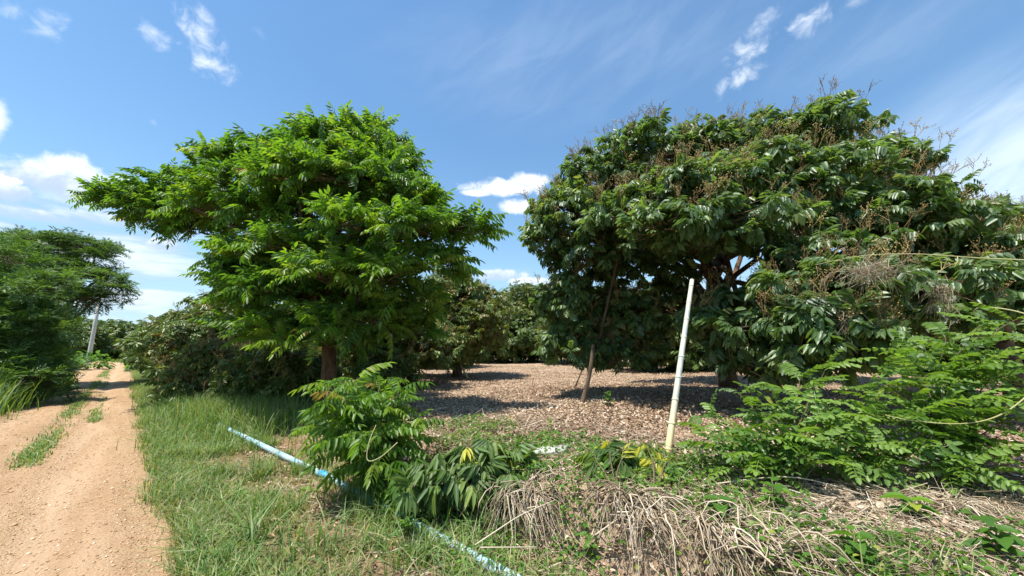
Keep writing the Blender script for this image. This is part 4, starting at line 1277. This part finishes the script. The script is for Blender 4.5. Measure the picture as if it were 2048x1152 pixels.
dead_clump('toppled dead grass clump below the hanging-leaved shrub', 1075, 1005, 190, .62, 421)
dead_clump('dead grass clump spilling over the bank in the middle', 1275, 1020, 210, .66, 422, .45)
dead_clump('bleached dead grass clump right of the middle one', 1400, 1045, 170, .55, 423, .7)
dead_clump('wide dead grass clump on the bank below the oval-leafleted bush', 1530, 1085, 200, .5, 424, .9)
dead_clump('dead grass clump at the bottom right of the bank', 1690, 1110, 190, .5, 425, 1.0)
dead_clump('cut straw clump in the stubble below the largest right bush', 1880, 1015, 220, .5, 426, 1.4, .2)

# loose straw over the bank and its foot
g = Geo()
N = 17000
u, v = sample_uv(N, .5, 7.0, 1.5, 5.2)
u = u * 1.0 + rg.uniform(-2.6, 0, N) * (v > 2.6)
P0 = place(u, v); ok = inview(P0, 100)
keepp = ok & (rg.random(N) < np.where(v > 2.4, np.where(P0[:, 0] > 1.6, .95, .62), .30))
P0 = P0[keepp]; n = len(P0)
az = rg.uniform(0, 2 * np.pi, n); L = rg.uniform(.08, .38, n)[:, None]
d = np.stack([np.cos(az), np.sin(az), rg.normal(.05, .16, n)], -1)
P1, P2 = P0 + d * L * .5 + rg.normal(0, .012, (n, 3)), P0 + d * L + rg.normal(0, .025, (n, 3))
for q in (P0, P1, P2): q[:, 2] = np.maximum(q[:, 2], height(q[:, 0], q[:, 1], False)) + .004 + .03 * rg.random(n)
tubes(g, np.stack([P0, P1, P2], 1), np.tile([.0032, .0032, .002], (n, 1)) * (.45 + 1.7 * rg.random((n, 1)) ** 3), 3, np.clip(rg.normal(.6, .24, n), 0, 1))
stuff(g, 'dry_straw', 'straw')

# fallen leaves over the orchard floor
g = Geo()
N = 230000
r = 2.9 * (32 / 2.9) ** (rg.random(N) ** .9)
a = np.radians(rg.uniform(-38, 60, N))
x, y = r * np.sin(a), r * np.cos(a)
u, v = uv(x, y)
ok = ((v + .5 * fbm(u, v, 2) > 2.75) | ((v > .9) & (u < 11) & (rg.random(N) < .16))) & (rg.random(N) < .25 + .75 * sstep(3.6, 5.2, r))
ok &= rg.random(N) < np.clip(.78 + 1.1 * fbm(x * .9, y * .9, 3), .25, 1)
tone = (.34 * fbm(x * .55 + 7, y * .55, 3))[ok]
P = np.stack([x, y, height(x, y) + .008], -1)[ok]; ok2 = inview(P, 20); P = P[ok2]; r = r[ok][ok2]; tone = tone[ok2]
n = len(P)
d = rand_dirs(rg, n, -.3); d[:, 2] *= .3
Mx = frames(d, rg, rg.uniform(.28, .66, n) * (1 + .012 * r), .45)
P[:, 2] += .02 * rg.random(n)
lt = Geo()
lt.add([(0, 0, 0), (.024, .045, .012), (0, .12, .004), (-.024, .05, .014), (0, .055, -.004)], [(0, 1, 2, 4), (0, 4, 2, 3)], None, .5)
spread(g, lt.arrays(), Mx, P, np.clip(rg.normal(.54, .24, n) + tone, 0, 1))
stuff(g, 'fallen_leaves', 'litter')
# twigs among the leaves
g = Geo()
n = 2600
r = 4.2 * (22 / 4.2) ** rg.random(n); a = np.radians(rg.uniform(-30, 58, n))
x, y = r * np.sin(a), r * np.cos(a)
ok = uv(x, y)[1] > 3.0
P0 = np.stack([x, y, height(x, y) + .02], -1)[ok]; n = len(P0)
az = rg.uniform(0, 6.28, n); L = rg.uniform(.08, .4, n)[:, None]
d = np.stack([np.cos(az), np.sin(az), 0 * az], -1)
P1, P2 = P0 + d * L * .5 + rg.normal(0, .02, (n, 3)) * np.array([1, 1, .4]), P0 + d * L
for q in (P1, P2): q[:, 2] = height(q[:, 0], q[:, 1]) + .02 + .02 * rg.random(n)
tubes(g, np.stack([P0, P1, P2], 1), np.tile([.004, .0035, .002], (n, 1)) * (.6 + rg.random((n, 1)) ** 2 * 1.4), 3, rg.random(n))
stuff(g, 'fallen_twigs', 'twig')

# gravel on the road
g = Geo()
N = 42000
u, v = sample_uv(N, 2.2, 22, -2.4, .55, .8)
ok = np.abs(v - road_mid(u)) < road_half(u) - .02
P = place(u, v)[ok]; P = P[inview(P, 10)]; n = len(P)
s = .003 + .015 * rg.random(n) ** 5
s[::260] = rg.uniform(.014, .032, len(s[::260]))
oct_ = Geo(); oct_.add([(1, 0, 0), (0, 1, 0), (-1, .1, 0), (0, -1, 0), (.1, .1, .7), (0, 0, -.5)], None, [(0, 1, 4), (1, 2, 4), (2, 3, 4), (3, 0, 4), (1, 0, 5), (2, 1, 5), (3, 2, 5), (0, 3, 5)], .5)
Mx = frames(rand_dirs(rg, n, -.1) * np.array([1, 1, .2]), rg, s, .3)
spread(g, oct_.arrays(), Mx, P, np.clip(rg.normal(.55, .22, n), 0, 1))
stuff(g, 'gravel', 'pebble')

# creeping weeds over the bank
g = Geo()
nc = 1000
cu = rg.uniform(-2.8, 5.0, nc); cv = rg.uniform(1.9, 4.4, nc)
kc = fbm(cu * 1.1, cv * 1.6, 3) + .25 * ((cu > 1.2) & (cu < 3.6)) > -.12
cu, cv = cu[kc], cv[kc]
cp = place(cu, cv); cp = cp[inview(cp)]
m_ = 16
P = np.repeat(cp, m_, 0) + rg.normal(0, .085, (len(cp) * m_, 3)) * np.array([1, 1, .25])
P[:, 2] = np.maximum(P[:, 2], height(P[:, 0], P[:, 1], False)) + .02 + .09 * rg.random(len(P))
d = rand_dirs(rg, len(P), -.2); d[:, 2] *= .4
Mx = frames(d, rg, rg.uniform(.18, .5, len(P)), .45)
spread(g, T_BROAD[0], Mx, P, np.clip(rg.normal(.5, .22, len(P)), 0, .95))
stuff(g, 'creeping_weeds', 'broad')


# single weeds and fallen stalks
def weed(label, px, py, h, n, seed, sc=.8, mat='broad', shade=(.5, .15), lo=.2):
    rng = np.random.default_rng(seed)
    B = on(px, py)
    root = thing('weed', label, 'weed', B)
    tip = B + np.array([rng.normal(0, .1 * h), rng.normal(0, .05 * h), h])
    P = curve(B, tip, (.05 * h, 0, 0), 5)
    g = Geo(); tube(g, P, np.linspace(.006, .003, 5), 5, .4); g.obj('stem', M['stem_green'], root, True)
    for k in range(n):
        f = lo + (1 - lo) * (k + .5) / n; i = min(int(f * 4), 3); q = P[i] + (P[i + 1] - P[i]) * (f * 4 - i)
        a = k * 2.4 + rng.uniform(-.3, .3)
        d = np.array([[math.cos(a), math.sin(a), .25]])
        Mx = frames(d, rng, sc * rng.uniform(.7, 1.2), .2)
        V, Q, T, A = T_BROAD[k % 2]
        gg = Geo(); gg.add(V @ Mx[0].T + q, Q, T, np.clip(shade[0] + rng.normal(0, shade[1]), 0, 1)); gg.obj('leaf', M[mat], root)
    return root


weed('pale yellow green seedling alone on the leaf litter of the clearing', 1103, 868, .22, 9, 501, .6, shade=(.9, .06))
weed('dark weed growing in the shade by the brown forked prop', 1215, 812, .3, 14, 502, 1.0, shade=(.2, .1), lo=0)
weed('broad-leaved weed with rounded leaves among the straw', 1545, 1025, .24, 9, 503, .85)
weed('broad-leaved weed by the fallen stalk in the bottom right', 1830, 1045, .16, 11, 504, 1.0, shade=(.6, .25))
weed('dark broad-leaved weed at the bottom right edge', 1990, 1120, .2, 13, 505, .9, shade=(.25, .15))
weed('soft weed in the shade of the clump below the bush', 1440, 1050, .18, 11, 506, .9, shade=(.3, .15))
weed('young light green weed at the bottom middle', 1180, 1130, .2, 10, 507, .6)
weed('bright weed beside the pipe on the red soil', 608, 992, .10, 6, 508, .6, shade=(.7, .1))
weed('leafy weed at the foot of the dead grass in the bottom right', 1720, 1140, .2, 12, 509, .8)


def stalk(label, pts, r=.006, shade=.85):
    P = np.array([W(*p) for p in pts])
    for q in P: q[2] = max(q[2], float(height(q[0], q[1], False)) + .015)
    s = np.linspace(0, len(P) - 1, 12); i = np.minimum(s.astype(int), len(P) - 2); f = (s - i)[:, None]
    C = P[i] * (1 - f) + P[i + 1] * f
    C[1:-1] = (C[:-2] + C[1:-1] * 2 + C[2:]) / 4
    g = Geo(); tube(g, C, np.linspace(r, r * .5, 12), 6, shade)
    o = g.obj('dry_stalk', M['straw'], None, True, origin=C[0]); tag(o, label, 'dry stalk')
    return o


stalk('long dry stalk bent like a roof over the dark hollow in the bank', [(1400, 972, 3.4), (1560, 950, 3.35), (1640, 962, 3.3), (1780, 1010, 3.1), (1900, 1060, 2.95)])
stalk('long dry stalk slanting up to the right edge over the straw', [(1700, 1095, 2.85), (1800, 1045, 2.95), (1880, 1028, 3.0), (2070, 1012, 3.0)], .006, .55)
stalk('straight pale stalk lying level across the middle dead grass', [(1235, 1024, 3.0), (1400, 1032, 3.0)], .005, 1)
stalk('dry stalk leaning against the dead grass left of the middle', [(950, 1090, 3.05), (1040, 1030, 3.2), (1110, 1000, 3.4)], .005, .9)
stalk('dry stalk lying low beside the pipe bottom', [(960, 1095, 2.9), (1075, 1094, 2.9)], .005, .8)
stalk('thick dry stalk running down the bank at the bottom right', [(1590, 1095, 2.85), (1680, 1125, 2.8), (1760, 1160, 2.7)], .008, .7)
stalk('dry stalk lying across the hollow below the oval-leafleted bush', [(1480, 990, 3.2), (1600, 1035, 3.05), (1680, 1080, 2.9)], .006, .8)
stalk('bleached stalk bundle tip standing out of the bank hollow', [(1190, 1070, 2.95), (1290, 1000, 3.2)], .005, .9)

finish_pieces()
